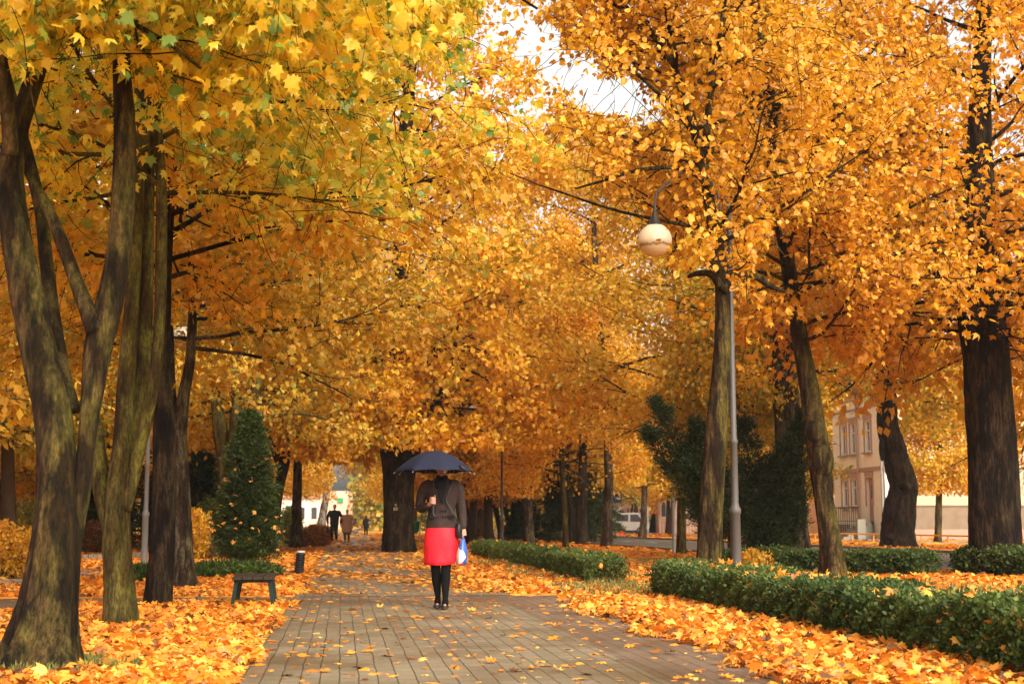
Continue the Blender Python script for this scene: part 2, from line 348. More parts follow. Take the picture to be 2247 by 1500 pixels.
def hero(name, label, cat, stems, bark, leafm, zc, ztop, R, nl, size=.1, tpl='linden', zleaf=0, col=(0, 1, 0, 1), k=18, holes=(), seed=1, group=None, flare=.35, lump=.09, lumps=(), extra=(), up=.7, fn=None, **kw):
    rng = np.random.default_rng(seed); tb = MB(); cr = MB()
    root = empty(name, (float(stems[0][0][0][0]), float(stems[0][0][0][1]), 0)); org = np.array(root.location)
    org = np.array([stems[0][0][0][0], stems[0][0][0][1], 0.0])
    for i, (P, r) in enumerate(stems):
        tb.tube(P, r, k if i == 0 else max(8, k * 2 // 3), 0, lump, seed * 10 + i, True, flare if i == 0 else 0)
    for c, rr in lumps: tb.ellip(c, rr, 14, 9)
    kf = (lambda Q: clear_mask(Q, holes) & (fn(Q) if fn is not None else True))
    P, A = shoots(rng, tb, stems, zc, ztop, R, nl, zleaf=zleaf, keep=kf, **kw)
    for (est, ekw) in extra:
        for q, r in est: tb.tube(q, r, 8, 0, .05, seed)
        P2, A2 = shoots(rng, tb, est, keep=kf, **ekw); P = np.vstack([P, P2]); A = np.vstack([A, A2])
    m = clear_mask(P, holes); 
    if fn is not None: m &= fn(P)
    P = P[m]; A = A[m]
    # out-of-view leaves left out; crown tops above the frame thinned to let light through
    q = proj(P); m = (q[:, 0] > -900) & (q[:, 0] < 3150) & (q[:, 1] > -1100); m &= (q[:, 1] > -160) | (rng.random(len(P)) < .22); m |= rng.random(len(P)) < .12
    leaf_cloud(rng, cr, P[m], A[m], size, tpl, up=up, curl=.3)
    t = tb.build('trunk', M[bark], root, True, org); c = cr.build('crown', M[leafm], root, False, org)
    for o in (t, c): o.color = col
    tag(root, label, cat, group); NLEAF.append((name, len(P)))
    return root
NLEAF = []
G = lambda x, y: gnd(x, y)[1]
STEM_HOLE = [(1722, 520, 26, 70, 21.4, .15), (1704, 380, 24, 90, 21.4, .25), (1692, 220, 22, 90, 21.4, .25), (1665, 40, 22, 90, 21.4, .25), (1585, 560, 16, 60, 19, .3)]
LAMP_HOLE = STEM_HOLE + [(1442, 505, 52, 62, 17.5, 0), (1600, 600, 22, 130, 17.0, .35)]
# ---- foreground left
Y1 = G(90, 1474); st = [
 pstem(Y1, [(88,1478,150),(98,1400,126),(112,1300,109),(126,1150,98),(127,1050,86),(114,900,81),(87,780,77),(58,640,74),(32,500,66),(22,380,57),(40,280,46),(75,170,42),(105,60,39),(130,-80,35),(150,-300,29),(160,-600,20),(150,-900,11)], .6, seed=1),
 pstem(Y1+.05, [(24,340,37),(18,240,35),(2,130,29),(-25,20,28),(-60,-150,22),(-120,-400,15),(-150,-700,7)], -.4),
 pstem(Y1+.1, [(160,1200,31),(180,1080,37),(191,960,40),(202,860,48),(215,760,61),(238,670,61),(258,560,53),(270,420,50),(274,280,48),(268,160,42),(262,20,37),(250,-200,29),(240,-500,20),(235,-850,9)], .5),
 pstem(Y1+.2, [(208,730,37),(192,680,35),(165,610,31),(135,530,29),(105,460,26),(70,395,20),(35,330,13),(10,290,7)], .3),
 pstem(Y1+.3, [(165,900,26),(140,820,31),(118,700,31),(102,580,31),(90,470,29),(66,360,26),(35,240,20),(0,100,13)], .9)]
limbA = [pstem(Y1+.3, [(262,40,24),(350,-60,20),(480,-110,16),(620,-90,12),(740,-40,8)], -1.2), pstem(Y1-.2, [(130,-60,26),(220,-160,22),(340,-190,18),(470,-160,14),(600,-120,9)], -1.0),
         pstem(Y1+.5, [(100,60,22),(170,30,18),(260,40,14),(360,90,10),(440,150,6)], -.9), pstem(Y1+1.5, [(262,20,26),(420,-180,22),(600,-200,17),(800,-150,14),(960,-80,12),(1080,-40,9),(1180,20,6)], .5)]
H1 = [(120, 700, 210, 300, 9.5, 0), (300, 800, 120, 380, 30, .0)]
def f1(P):
    q = proj(P); lim = 275 + 55 * np.sin(q[:, 0] / 70.) + 35 * np.sin(q[:, 0] / 31. + 1) - np.clip(np.abs(q[:, 0] - 420) - 330, 0, 999) * .9
    lim = np.where(q[:, 0] < 300, np.minimum(lim, 115 + 45 * np.sin(q[:, 0] / 37.)), lim); return (q[:, 1] < lim) & ((q[:, 0] < 820) | (q[:, 1] < 150 + 30 * np.sin(q[:, 0] / 24)))
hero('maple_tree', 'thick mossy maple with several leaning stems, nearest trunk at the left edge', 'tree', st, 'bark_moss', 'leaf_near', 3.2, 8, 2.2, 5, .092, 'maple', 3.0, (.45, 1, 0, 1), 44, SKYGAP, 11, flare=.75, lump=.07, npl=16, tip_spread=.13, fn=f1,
     extra=[(limbA, dict(zc=3.0, ztop=6, R=1.25, nl=58, sub=6, tw=4, npl=15, twr=.003, zleaf=2.9, tip_spread=.12, elev=(-14, 16), droop=-.05))])
Y2 = G(265, 1384)
hero('maple_tree', 'slim olive green trunk forking into tight upright stems, second from the left edge', 'tree', [
 pstem(Y2, [(268,1388,76),(262,1280,64),(256,1180,60),(262,1060,52),(272,960,44),(278,820,38),(290,650,32),(300,480,30),(305,300,28),(310,60,24),(310,-300,16),(300,-700,8)], .3),
 pstem(Y2+.1, [(284,1040,34),(298,930,34),(312,820,32),(320,700,31),(324,500,28),(328,350,26),(340,100,22),(350,-300,14),(355,-600,6)], .5),
 pstem(Y2+.05, [(276,1120,28),(300,1010,28),(322,920,26),(338,830,26),(350,700,26),(354,540,26),(354,400,24),(342,250,22),(335,120,20),(330,-200,14),(325,-500,6)], -.2),
 pstem(Y2+.1, [(250,1200,26),(236,1140,36),(222,1060,42),(212,980,38),(212,935,30),(207,912,12)], .2)],
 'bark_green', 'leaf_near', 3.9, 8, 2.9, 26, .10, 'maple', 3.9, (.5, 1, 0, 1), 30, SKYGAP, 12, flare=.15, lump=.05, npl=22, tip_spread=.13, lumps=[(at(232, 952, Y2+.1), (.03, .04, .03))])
Y3 = G(340, 1338)
hero('maple_tree', 'straight dark trunk third from the left edge, beside the grey lamp post', 'tree', [
 pstem(Y3, [(346,1340,60),(354,1240,54),(358,1150,52),(361,1050,54),(359,920,46),(358,840,34),(361,750,25),(364,600,26),(370,450,28),(378,250,26),(385,0,28),(390,-400,16),(395,-700,8)], .3)],
 'bark_dark', 'leaf_orange', 3.6, 9, 3.4, 26, .11, 'maple', 3.4, (.55, .9, 0, 1), 26, SKYGAP + [(365, 800, 60, 300, 15, .1)], 13, flare=.12, npl=22, tip_spread=.14)
Y4 = G(402, 1292)
hero('maple_tree', 'dark trunk with a pale oval scar at its foot, behind the straight dark trunk', 'tree', [
 pstem(Y4, [(402,1295,62),(398,1220,52),(395,1100,46),(392,1000,42),(394,930,36),(404,860,26),(418,780,22),(425,600,18),(430,300,14),(432,0,8)], .3),
 pstem(Y4+.1, [(385,1010,26),(378,900,22),(372,760,20),(365,560,16),(355,350,10)], .5)],
 'bark_grey', 'leaf_orange', 3.4, 9, 3.8, 30, .11, 'maple', 2.9, (.66, .76, 0, 1), 24, SKYGAP + [(383, 738, 20, 26, 30, .25)], 14, flare=.3, npl=22, tip_spread=.15,
 lumps=[(at(399, 1222, Y4 - .16), (.045, .03, .16))])
Y5 = G(508, 1226)
hero('linden_tree', 'tree of three upright stems rising behind the clipped dark thuja', 'tree', [
 pstem(Y5, [(508,1230,70),(510,1120,60),(515,1010,44),(520,900,26),(514,740,18),(510,560,14),(508,300,10),(505,100,6)], .3),
 pstem(Y5+.1, [(504,1080,38),(486,960,34),(472,850,26),(458,740,20),(442,600,16),(425,450,12),(410,300,6)], .5),
 pstem(Y5+.1, [(520,1040,38),(545,930,32),(566,830,26),(571,740,20),(576,600,16),(582,400,12),(590,200,6)], -.4)],
 'bark_green', 'leaf_orange', 3.6, 10, 4.6, 34, .115, 'linden', 2.7, (.72, .74, 0, 1), 18, SKYGAP + [(383, 738, 20, 26, 30, .25), (530, 1080, 110, 170, 29, .05)], 15, npl=24, tip_spread=.16)
Y6 = G(600, 1214)
hero('linden_tree', 'dark leaning trunk just right of the thuja, bending over a side branch', 'tree', [
 pstem(Y6, [(596,1215,26),(604,1130,23),(614,1060,22),(628,1000,22),(640,900,18),(650,780,14),(658,600,12),(664,350,7)], .3),
 pstem(Y6, [(620,1035,18),(602,985,18),(584,930,14),(572,870,11),(560,760,7)], .3)],
 'bark_dark', 'leaf_orange', 3.6, 11, 4.4, 30, .12, 'linden', 3.3, (.65, .76, 0, 1), 14, SKYGAP, 16, npl=24, tip_spread=.17)
Y7 = G(650, 1202)
hero('linden_tree', 'straight brown trunk beside the low red shrub on the left of the path', 'tree', [
 pstem(Y7, [(650,1204,26),(651,1120,22),(653,1020,20),(656,900,18),(652,700,15),(645,450,11),(640,200,6)], .3)],
 'bark_grey', 'leaf_orange', 3.9, 14, 4.6, 34, .13, 'linden', 3.4, (.6, .82, 0, 1), 14, SKYGAP, 17, npl=24, tip_spread=.18)
Y8 = G(878, 1211)
NUMAT = (868, 1113, Y8)
f8 = lambda P: ~((proj(P)[:, 1] > 985) & (proj(P)[:, 0] > 815)) & (proj(P)[:, 1] < np.where(proj(P)[:, 0] < 800, 1012, 1040))
hero('linden_tree', 'massive dark trunk with a pale painted number, standing behind the umbrella', 'tree', [
 pstem(Y8, [(877,1213,66),(875,1160,66),(874,1050,68),(868,960,72),(870,850,62),(880,700,46),(885,500,40),(890,300,32),(905,100,26),(925,-150,20),(930,-450,10)], .3),
 pstem(Y8, [(896,1060,24),(912,985,24),(930,940,22),(955,890,18),(990,800,12),(1010,680,6)], .3)],
 'bark_dark', 'leaf_orange', 4.0, 27, 5.8, 100, .15, 'linden', 2.4, (.4, 1, 0, 1), 32, SKYGAP + SPRUCE_HOLE + [(1030, 890, 27, 24, 300, .2)], 18, flare=.28, lump=.05, npl=30, tip_spread=.2, fn=f8, elev=(-8, 50))
# ---- right of the path, this side of the road
SIGN_HOLE = SPRUCE_HOLE + [(1410, 1105, 80, 56, 125, .02)]
def small(x, y, w, lab, seed, pts=None, R=3.6, col=(.42, 1, 0, 1), zleaf=2.6, nl=26, npl=26, bark='bark_grey', zc=2.8, top=8.5, leafm='leaf_orange', holes=SKYGAP + [(1030, 890, 24, 22, 300, .1)] + SIGN_HOLE + HOUSE_HOLE, size=.14, name='linden_tree', tpl='simple', extra=None, **kw):
    Y = G(x, y); s = 3026 / Y
    if pts is None: pts = [(x, y + 2, w), (x, y - 1.5 * s, w * .85), (x + random.Random(seed).uniform(-.3, .3) * s, y - 4 * s, w * .7), (x + random.Random(seed+9).uniform(-.6, .6) * s, y - top * .8 * s, w * .4), (x, y - top * s, w * .2)]
    stems = [pstem(Y, pts, .2)] + [pstem(Y, e, .2) for e in (extra or [])]
    return hero(name, lab, 'tree', stems, bark, leafm, zc, top, R, nl, size, tpl, zleaf, col, 12, holes, seed, npl=npl, tip_spread=.2, **kw)
small(1024, 1192, 13, 'thin dark bowed trunk directly right of the umbrella', 21, [(1024,1193,13),(1020,1120,13),(1012,1020,13),(1003,930,11),(998,840,9),(992,700,8),(990,520,6),(1000,330,4)], bark='bark_dark', R=5.0, zleaf=2.3, zc=2.5, top=17, nl=48)
small(1052, 1180, 12, 'narrow brown trunk, first of the pair left of the third lamp post', 22, top=12, R=4.2, zleaf=3.3)
small(1074, 1182, 12, 'narrow brown trunk, second of the pair left of the third lamp post', 23, top=12, R=4.2, zleaf=3.3)
small(1098, 1184, 13, 'dark trunk leaning left at the foot of the third lamp post', 24, [(1100,1186,13),(1093,1140,12),(1082,1090,11),(1072,1040,9),(1060,960,8),(1050,850,6),(1045,700,4)], bark='bark_dark', R=3.8, zleaf=1.9, zc=2.2)
small(1124, 1184, 13, 'green brown trunk bowed to the left beside the third lamp post', 25, [(1124,1186,15),(1114,1140,11),(1107,1100,10),(1103,1040,9),(1098,950,7),(1100,800,4)], bark='bark_green', R=3.6, zleaf=1.9, zc=2.2)
small(1162, 1193, 24, 'forked brown trunk between the third lamp post and the dark spruce', 26, [(1162,1195,24),(1160,1140,21),(1156,1080,21),(1148,1000,18),(1138,940,14),(1128,850,12),(1118,700,10),(1125,500,8),(1140,300,4)], R=5.6, zleaf=2.1, zc=2.4, nl=64, top=18, extra=[[(1164,1100,13),(1172,1040,12),(1182,985,9),(1196,900,7),(1205,780,5)]])
small(1242, 1202, 15, 'slender young linden with bright orange crown in front of the spruce', 27, [(1242,1204,15),(1238,1110,12),(1232,1000,11),(1229,900,9),(1226,780,8),(1223,650,6),(1220,500,3)], R=3.4, zleaf=2.0, zc=2.2, nl=44, npl=26, size=.12, bark='bark_green', col=(.3, 1, 0, 1))
for i, (x, y, w, bk) in enumerate([(1203,1184,16,'bark_dark'),(1222,1185,18,'bark_dark'),(1255,1191,16,'bark_dark')]):
    small(x, y, w, 'brown tree trunk under the skirts of the dark spruce', 30 + i, R=4.2, top=13, bark=bk, zleaf=6.5, group='trunks under the spruce', zc=6)
small(1277, 1194, 27, 'thick brown trunk under the right half of the dark spruce', 33, R=4.5, top=13, zleaf=6.0, zc=5.5, bark='bark_dark')
small(1333, 1199, 27, 'short thick flared trunk at the right edge of the dark spruce', 34, R=5.5, top=17, nl=44, zleaf=6.0, zc=5.5, bark='bark_grey')
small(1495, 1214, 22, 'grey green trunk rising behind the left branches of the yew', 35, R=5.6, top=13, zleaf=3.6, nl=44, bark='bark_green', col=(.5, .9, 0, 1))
Y15 = G(1553, 1306)
def f15(P):
    q = proj(P); lim = np.interp(q[:, 0], [1000, 1250, 1400, 1500, 1640, 1760, 1900], [0, 330, 470, 590, 620, 480, 300]) + 30 * np.sin(q[:, 0] / 23.)
    return q[:, 1] < lim
hero('linden_tree', 'slightly leaning trunk immediately left of the near lamp post', 'tree', [
 pstem(Y15, [(1553,1309,60),(1555,1245,56),(1562,1100,52),(1572,950,50),(1582,820,40),(1586,700,35),(1584,610,33),(1570,520,30),(1558,450,26),(1540,350,24),(1505,220,20),(1470,120,16),(1440,0,13),(1420,-200,8)], .3),
 pstem(Y15, [(1470,130,14),(1420,60,12),(1350,10,10),(1270,-20,8),(1190,0,5)], -.4),
 pstem(Y15, [(1586,640,20),(1612,603,19),(1650,602,17),(1692,628,13),(1720,640,7)], .6),
 pstem(Y15, [(1582,630,18),(1560,602,16),(1530,600,13),(1510,607,8)], .3),
 pstem(Y15-.3, [(1565,430,14),(1530,385,12),(1480,368,10),(1400,374,9),(1330,395,7),(1262,414,4)], -.8),
 pstem(Y15-.3, [(1545,360,18),(1560,200,16),(1585,50,13),(1600,-150,8)], -.8),
 pstem(Y15, [(1470,120,12),(1400,50,9),(1340,30,6)], .4)],
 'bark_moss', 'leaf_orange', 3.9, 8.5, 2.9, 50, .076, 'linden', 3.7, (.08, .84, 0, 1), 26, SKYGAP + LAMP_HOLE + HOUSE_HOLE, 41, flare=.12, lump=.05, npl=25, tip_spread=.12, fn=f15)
Y16 = G(1830, 1269)
def f16(P):
    q = proj(P); lim = np.interp(q[:, 0], [1000, 1400, 1640, 1700, 1800, 1900, 2100, 2300], [300, 480, 500, 470, 600, 760, 640, 520]) + 30 * np.sin(q[:, 0] / 27.)
    return q[:, 1] < lim
hero('linden_tree', 'tall curving trunk right of the near lamp post, standing behind the low hedge', 'tree', [
 pstem(Y16, [(1830,1272,58),(1822,1190,48),(1808,1090,42),(1800,1020,50),(1792,950,48),(1775,850,42),(1755,740,38),(1735,620,34),(1720,520,32),(1700,430,30),(1695,300,28),(1685,180,28),(1655,20,28),(1640,-100,24),(1620,-400,14)], .4),
 pstem(Y16, [(1712,480,20),(1745,430,18),(1790,330,15),(1850,200,12),(1930,90,8),(1990,10,5)], -.5),
 pstem(Y16, [(1700,340,16),(1760,300,14),(1850,290,12),(1950,300,9),(2050,285,5)], -1.2),
 pstem(Y16, [(1690,260,16),(1640,200,13),(1600,100,10),(1570,0,8)], -.4)],
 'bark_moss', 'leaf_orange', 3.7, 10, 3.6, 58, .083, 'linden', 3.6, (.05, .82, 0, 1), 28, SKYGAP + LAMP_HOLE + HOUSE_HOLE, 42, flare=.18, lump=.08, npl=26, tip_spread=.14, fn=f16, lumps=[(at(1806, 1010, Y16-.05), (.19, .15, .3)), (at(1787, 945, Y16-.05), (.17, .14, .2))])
Y17 = G(1742, 1226)
hero('linden_tree', 'thick grey trunk behind the tall dark yew', 'tree', [
 pstem(Y17, [(1742,1228,70),(1738,1100,58),(1727,900,56),(1720,700,58),(1715,620,50),(1700,400,40),(1690,100,26),(1685,-100,12)], .3)],
 'bark_grey', 'leaf_orange', 4.8, 13, 5.0, 44, .12, 'linden', 4.4, (.6, .9, 0, 1), 26, SKYGAP + HOUSE_HOLE + [(1722, 745, 42, 120, 75, .1)], 43, flare=.2, npl=24, tip_spread=.18)
Y18 = G(1975, 1199)
hero('linden_tree', 'gnarled dark trunk with a big burl, across the road before the townhouse', 'tree', [
 pstem(Y18, [(1974,1201,78),(1972,1160,66),(1976,1110,64),(1980,1060,62),(1965,1000,54),(1950,940,44),(1945,860,44),(1945,800,40),(1950,650,28),(1955,450,14)], .3)],
 'bark_dark', 'leaf_yellow', 5.6, 13, 5.0, 40, .15, 'linden', 3.9, (.15, .95, 0, 1), 26, [(1946, 860, 40, 95, 75, .12)], 44, flare=.2, lump=.1, npl=22, tip_spread=.2,
 lumps=[(at(2000, 1078, Y18-.2), (.27, .25, .22)), (at(1985, 1066, Y18-.45), (.26, .2, .2)), (at(1935, 985, Y18-.1), (.12, .15, .5)), (at(1990, 1175, Y18-.35), (.3, .25, .22)), (at(1955, 1178, Y18-.4), (.25, .2, .18))],
 fn=lambda P: (proj(P)[:, 1] < np.interp(proj(P)[:, 0], [1700, 1850, 1930, 2010, 2150, 2250], [820, 825, 880, 960, 1020, 1000]) + 20 * np.sin(proj(P)[:, 0] / 12.)))
Y19 = G(2182, 1264)
hero('linden_tree', 'very thick dark furrowed trunk at the right edge', 'tree', [
 pstem(Y19, [(2186,1267,112),(2182,1150,110),(2178,1000,106),(2165,800,102),(2155,700,102),(2150,600,90),(2150,450,70),(2150,250,50),(2160,0,32),(2165,-200,14)], .3),
 pstem(Y19-.3, [(2135,680,36),(2105,640,28),(2070,605,20),(2030,590,12)], -.6)],
 'bark_dark', 'leaf_orange', 4.3, 10.5, 4.6, 56, .13, 'maple', 3.6, (.0, .9, 0, 1), 40, [(2168, 960, 110, 300, 40, .04)] + HOUSE_HOLE, 45, flare=.1, lump=.04, npl=18, tip_spread=.16, elev=(-10, 45))
small(2058, 1189, 17, 'small straight trunk with yellow crown beside the blank side wall', 46, [(2058,1190,17),(2060,1100,14),(2062,1000,12),(2060,900,9),(2058,780,5)], R=2.7, zc=2.4, zleaf=2.4, nl=34, npl=26, leafm='leaf_orange', col=(.55, .95, 0, 1), bark='bark_green', holes=[], fn=lambda P: proj(P)[:, 1] < 1085)
# ---- across the road
small(1410, 1178, 16, 'slim forked trunk just left of the orange triangular signs', 51, [(1410,1179,17),(1413,1120,14),(1414,1060,12),(1412,980,9),(1410,880,6)], R=5, top=9, zc=3.4, zleaf=3.2, nl=30, extra=[[(1414,1085,9),(1422,1040,8),(1430,980,6),(1440,900,4)]], col=(.2, 1, 0, 1), size=.2)
small(1440, 1168, 26, 'broad flared trunk directly behind the orange triangular signs', 52, R=6, top=13, zc=5, zleaf=4.2, nl=30, size=.22, bark='bark_dark', flare=.6)
small(1466, 1170, 12, 'dark trunk just right of the orange triangular signs', 53, R=5, top=12, zc=5, zleaf=4, nl=26, size=.22, bark='bark_dark')
small(1385, 1169, 6, 'very thin sapling in front of the white glass fronted shop', 54, R=2, top=6, zc=3.2, zleaf=3.2, nl=12, size=.2)
small(706, 1174, 18, 'pale birch leaning right behind the walking couple', 55, [(701,1175,22),(708,1130,17),(716,1090,14),(724,1050,11),(732,980,8),(740,850,4)], bark='bark_birch', R=3, zc=5, zleaf=4.5, leafm='leaf_yellow', col=(.4, .95, 0, 1), size=.2, name='birch_tree', top=11, nl=18, fn=lambda P: proj(P)[:, 0] < 722)
small(31, 1186, 22, 'trunk with reddish leaves beyond the orange shrubs at the left edge', 56, R=4.5, top=9, zc=2.4, zleaf=2.2, nl=34, leafm='leaf_red', col=(.25, .95, 0, 1), size=.17, bark='bark_grey', npl=24)
small(4, 1200, 10, 'thin dark trunk touching the left edge of the picture', 57, R=3, top=9, zc=3, zleaf=2.6, nl=20, leafm='leaf_yellow', col=(.6, .9, 0, 1), bark='bark_dark')

# ---- generic trees for the rows behind
def proto(seed, leafm, size, tpl, bark='bark_far', Hh=14, R=4.8, zc=3.4, nl=34, npl=22, zleaf=2.8, w=.24):
    rng = np.random.default_rng(seed); tb = MB(); cr = MB()
    n = 24; z = np.linspace(-.1, Hh * .92, n); P = np.stack([.25 * np.sin(z * .35 + seed), .25 * np.cos(z * .3 + seed) - .25, z], 1); P[:, :2] -= P[0, :2]
    r = w * (1 - .85 * (np.clip(z, 0, None) / Hh) ** .8)
    tb.tube(P, r, 12, 0, .06, seed, True, .45); stems = [(P, r)]
    if seed % 2:
        q = catmull([P[7], P[9] + [.7, .3, .6], P[12] + [1.3, .4, 1.2], P[16] + [1.6, .2, 2]], 14); rr = np.linspace(r[7] * .7, .03, 14); tb.tube(q, rr, 9, 0, .05, seed); stems.append((q, rr))
    L, A = shoots(rng, tb, stems, zc, Hh, R, nl, 7, 5, npl, zleaf, .2, (-5, 50), twr=.008)
    leaf_cloud(rng, cr, L, A, size, tpl)
    root = empty('linden_tree'); t = tb.build('trunk', M[bark], root, True); c = cr.build('crown', M[leafm], root)
    return root
PR = [proto(101, 'leaf_orange', .19, 'diamond'), proto(102, 'leaf_orange', .19, 'diamond', R=5.4), proto(103, 'leaf_orange', .21, 'diamond', Hh=15, zc=2.6, zleaf=2.2), proto(104, 'leaf_yellow', .20, 'diamond', R=4.4, Hh=13), proto(105, 'leaf_red', .2, 'diamond', R=4, Hh=10, zc=2.2, zleaf=1.9)]
used = set()
rr_ = random.Random(4)
def place(k, x, y, lab, group, s=1.0, col=(.1, 1, 0, 1), cat='tree', rz=None):
    src = PR[k]; r = src if k not in used else copy_tree(src, None, [c for c in COL.objects if c.parent == src])
    used.add(k); r.location = (x, y, 0); r.rotation_euler = (0, 0, rr_.uniform(0, 6.28) if rz is None else rz); r.scale = (s, s, s * rr_.uniform(.92, 1.08))
    for c in COL.objects:
        if c.parent == r: c.color = col
    tag(r, lab, cat, group); return r
ROWS = []
def row(v, us, ks, lab, group, s=(.9, 1.1), jit=.8, green=(.25, .6), br=(.92, 1)):
    for u in us:
        p = uv(u + rr_.uniform(-1, 1) * jit, v + rr_.uniform(-1, 1) * jit)
        place(rr_.choice(ks), p[0], p[1], lab, group, rr_.uniform(*s), (rr_.uniform(*green), rr_.uniform(*br), 0, 1))
row(-6.8, [56, 68, 82, 97, 113, 132], [0, 1, 2], 'orange tree lining the far left side of the path', 'trees lining the far left side of the path', green=(.35, .65))
row(-9.5, [31, 39, 48, 60, 74, 90], [0, 1, 2, 3], 'yellow tree deeper in the park left of the path', 'trees deeper in the park on the left', green=(.2, .7), br=(.75, .95))
row(-16, [28, 38, 50, 64, 82, 104], [0, 2, 3], 'tree far off in the park on the left', 'far trees of the left park', green=(.2, .8), br=(.75, .95))
row(-24, [30, 42, 58, 78, 104], [2, 3, 0], 'tree far off in the park on the left', 'far trees of the left park', green=(.2, .8), br=(.8, .95))
row(-11.5, [22.5], [4], 'low red and orange tree between the left trunks', None, green=(.2, .2))
row(7.6, [66, 74, 87, 101, 117, 135], [0, 1, 2], 'orange tree lining the far right side of the path', 'trees lining the far right side of the path', green=(.35, .65))
row(10.3, [69.5, 82, 96, 112, 130], [0, 1, 2], 'orange tree on the verge between path and road', 'trees on the verge between path and road', green=(.35, .65))
row(10.6, [37], [3], 'orange tree growing up behind the open yew', None, green=(.2, .2), s=(.58, .58), jit=.1)
row(12.0, [76], [2], 'orange tree directly behind the broad dark spruce', None, green=(.3, .3), s=(1, 1), jit=.1)
row(21.5, [78, 142], [0, 1, 3], 'tree on the verge across the road', 'trees across the road', green=(.1, .6), s=(.85, 1.0))
row(27.5, [95, 112, 130, 150], [2, 3, 0], 'tree in front of the far houses across the road', 'far trees across the road', green=(.3, .8))
row(38, [97, 112, 128], [2, 3], 'tall tree rising behind the townhouse', 'trees behind the townhouse', green=(.2, .6), s=(1.15, 1.35))
row(50, [80, 92], [2, 3], 'tall tree rising behind the townhouse', 'trees behind the townhouse', green=(.2, .6), s=(1.1, 1.3))
row(16, [27], [1], 'orange tree beyond the right edge trunk', None, green=(.1, .3))
row(26, [44], [1], 'orange tree across the road behind the thick furrowed trunk', None, green=(.1, .3))
# ------------------------------------------------------------------ setting
def ground_mat():
    t = NT('leaf_strewn_ground'); g = t.geo()
    v = t.n('ShaderNodeTexVoronoi'); v.inputs['Scale'].default_value = 9.0; v.inputs['Randomness'].default_value = 1
    wv = t.mix(.035, g, t.noise(g, 14, 3)); t.l(g, v.inputs['Vector'])
    sp = t.n('ShaderNodeSeparateColor'); t.l(v.outputs['Color'], sp.inputs[0])
    leaf = t.ramp(sp.outputs[0], [(0, (.14, .06, .015)), (.2, (.42, .14, .015)), (.5, (.78, .29, .035)), (.8, (.84, .40, .06)), (1, (.8, .52, .14))])
    n2 = t.noise(g, .35, 4); n3 = t.noise(g, 60, 4)
    soil = t.mix(n3, (.05, .04, .012), (.13, .12, .03))
    m = t.ramp(t.math('ADD', t.math('MULTIPLY', n2, .75), t.math('MULTIPLY', sp.outputs[1], .35)), [(.26, (0, 0, 0)), (.42, (1, 1, 1))])
    c = t.mix(m, soil, leaf)
    return t.pbr(c, .9, t.bump(v.outputs['Distance'], .5, .03), .1)
def paver_mat(name, c1, c2, mort, wet=0):
    t = NT(name); c = t.n('ShaderNodeTexCoord'); s1 = t.n('ShaderNodeSeparateXYZ'); t.l(c.outputs['Object'], s1.inputs[0]); cb = t.n('ShaderNodeCombineXYZ')
    nw = t.noise(c.outputs['Object'], 1.7, 3); wob = t.math('MULTIPLY', t.math('SUBTRACT', nw, .5), .03)
    t.l(s1.outputs[1], cb.inputs[0]); t.l(t.math('ADD', s1.outputs[0], wob), cb.inputs[1])
    b = t.n('ShaderNodeTexBrick'); t.l(cb.outputs[0], b.inputs['Vector'])
    b.inputs['Scale'].default_value = 1; b.inputs['Brick Width'].default_value = .23; b.inputs['Row Height'].default_value = .115; b.inputs['Mortar Size'].default_value = .0045
    b.inputs['Mortar Smooth'].default_value = .4; b.inputs['Color1'].default_value = (*c1, 1); b.inputs['Color2'].default_value = (*c2, 1); b.inputs['Mortar'].default_value = (*mort, 1); b.inputs['Bias'].default_value = 0
    n2 = t.noise(c.outputs['Object'], .9, 5); n3 = t.noise(c.outputs['Object'], 90, 4)
    st = t.ramp(n2, [(.32, (.58, .55, .50)), (.66, (1.1, 1.09, 1.05))]); col = t.mix(1.0, b.outputs['Color'], st, 'MULTIPLY')
    col = t.mix(1.0, col, t.ramp(n3, [(.3, (.85, .85, .85)), (.7, (1.1, 1.1, 1.1))]), 'MULTIPLY')
    nn = t.n('ShaderNodeTexNoise')
    ro = t.ramp(n2, [(.35, (.38, .38, .38)), (.7, (.75, .75, .75))])
    return t.pbr(col, ro, t.bump(t.math('SUBTRACT', t.math('MULTIPLY', n3, .15), b.outputs['Fac']), .5, .006), .35)
M['ground'] = ground_mat()
M['paver'] = paver_mat('grey_paving_blocks', (.185, .148, .098), (.225, .182, .122), (.045, .035, .022))
M['paver_red'] = paver_mat('red_brown_paving_blocks', (.150, .102, .070), (.178, .122, .084), (.045, .032, .022))
M['asphalt'] = flat('worn_asphalt', (.085, .072, .056), .75, .25, 0, .3, 30)
M['slab'] = flat('pale_path_slabs', (.27, .24, .20), .7, .3, 0, .3, 12)
M['kerb'] = flat('concrete_kerb', (.24, .22, .18), .85, .2, 0, .3, 20, .3)
M['lane'] = flat('road_paint', (.6, .58, .52), .6, .3, 0, .1)
def sheet(name, pts, z, mat, rot=True):
    b = MB(); b.add([[p[0], p[1], z] for p in pts], [list(range(len(pts)))]); o = b.build(name, mat)
    if rot: o.rotation_euler = (0, 0, AX)
    return tag(o, kind='structure')
b = MB(); b.quad([-400, -60, 0], [400, -60, 0], [400, 600, 0], [-400, 600, 0]); tag(b.build('ground', M['ground']), kind='structure')
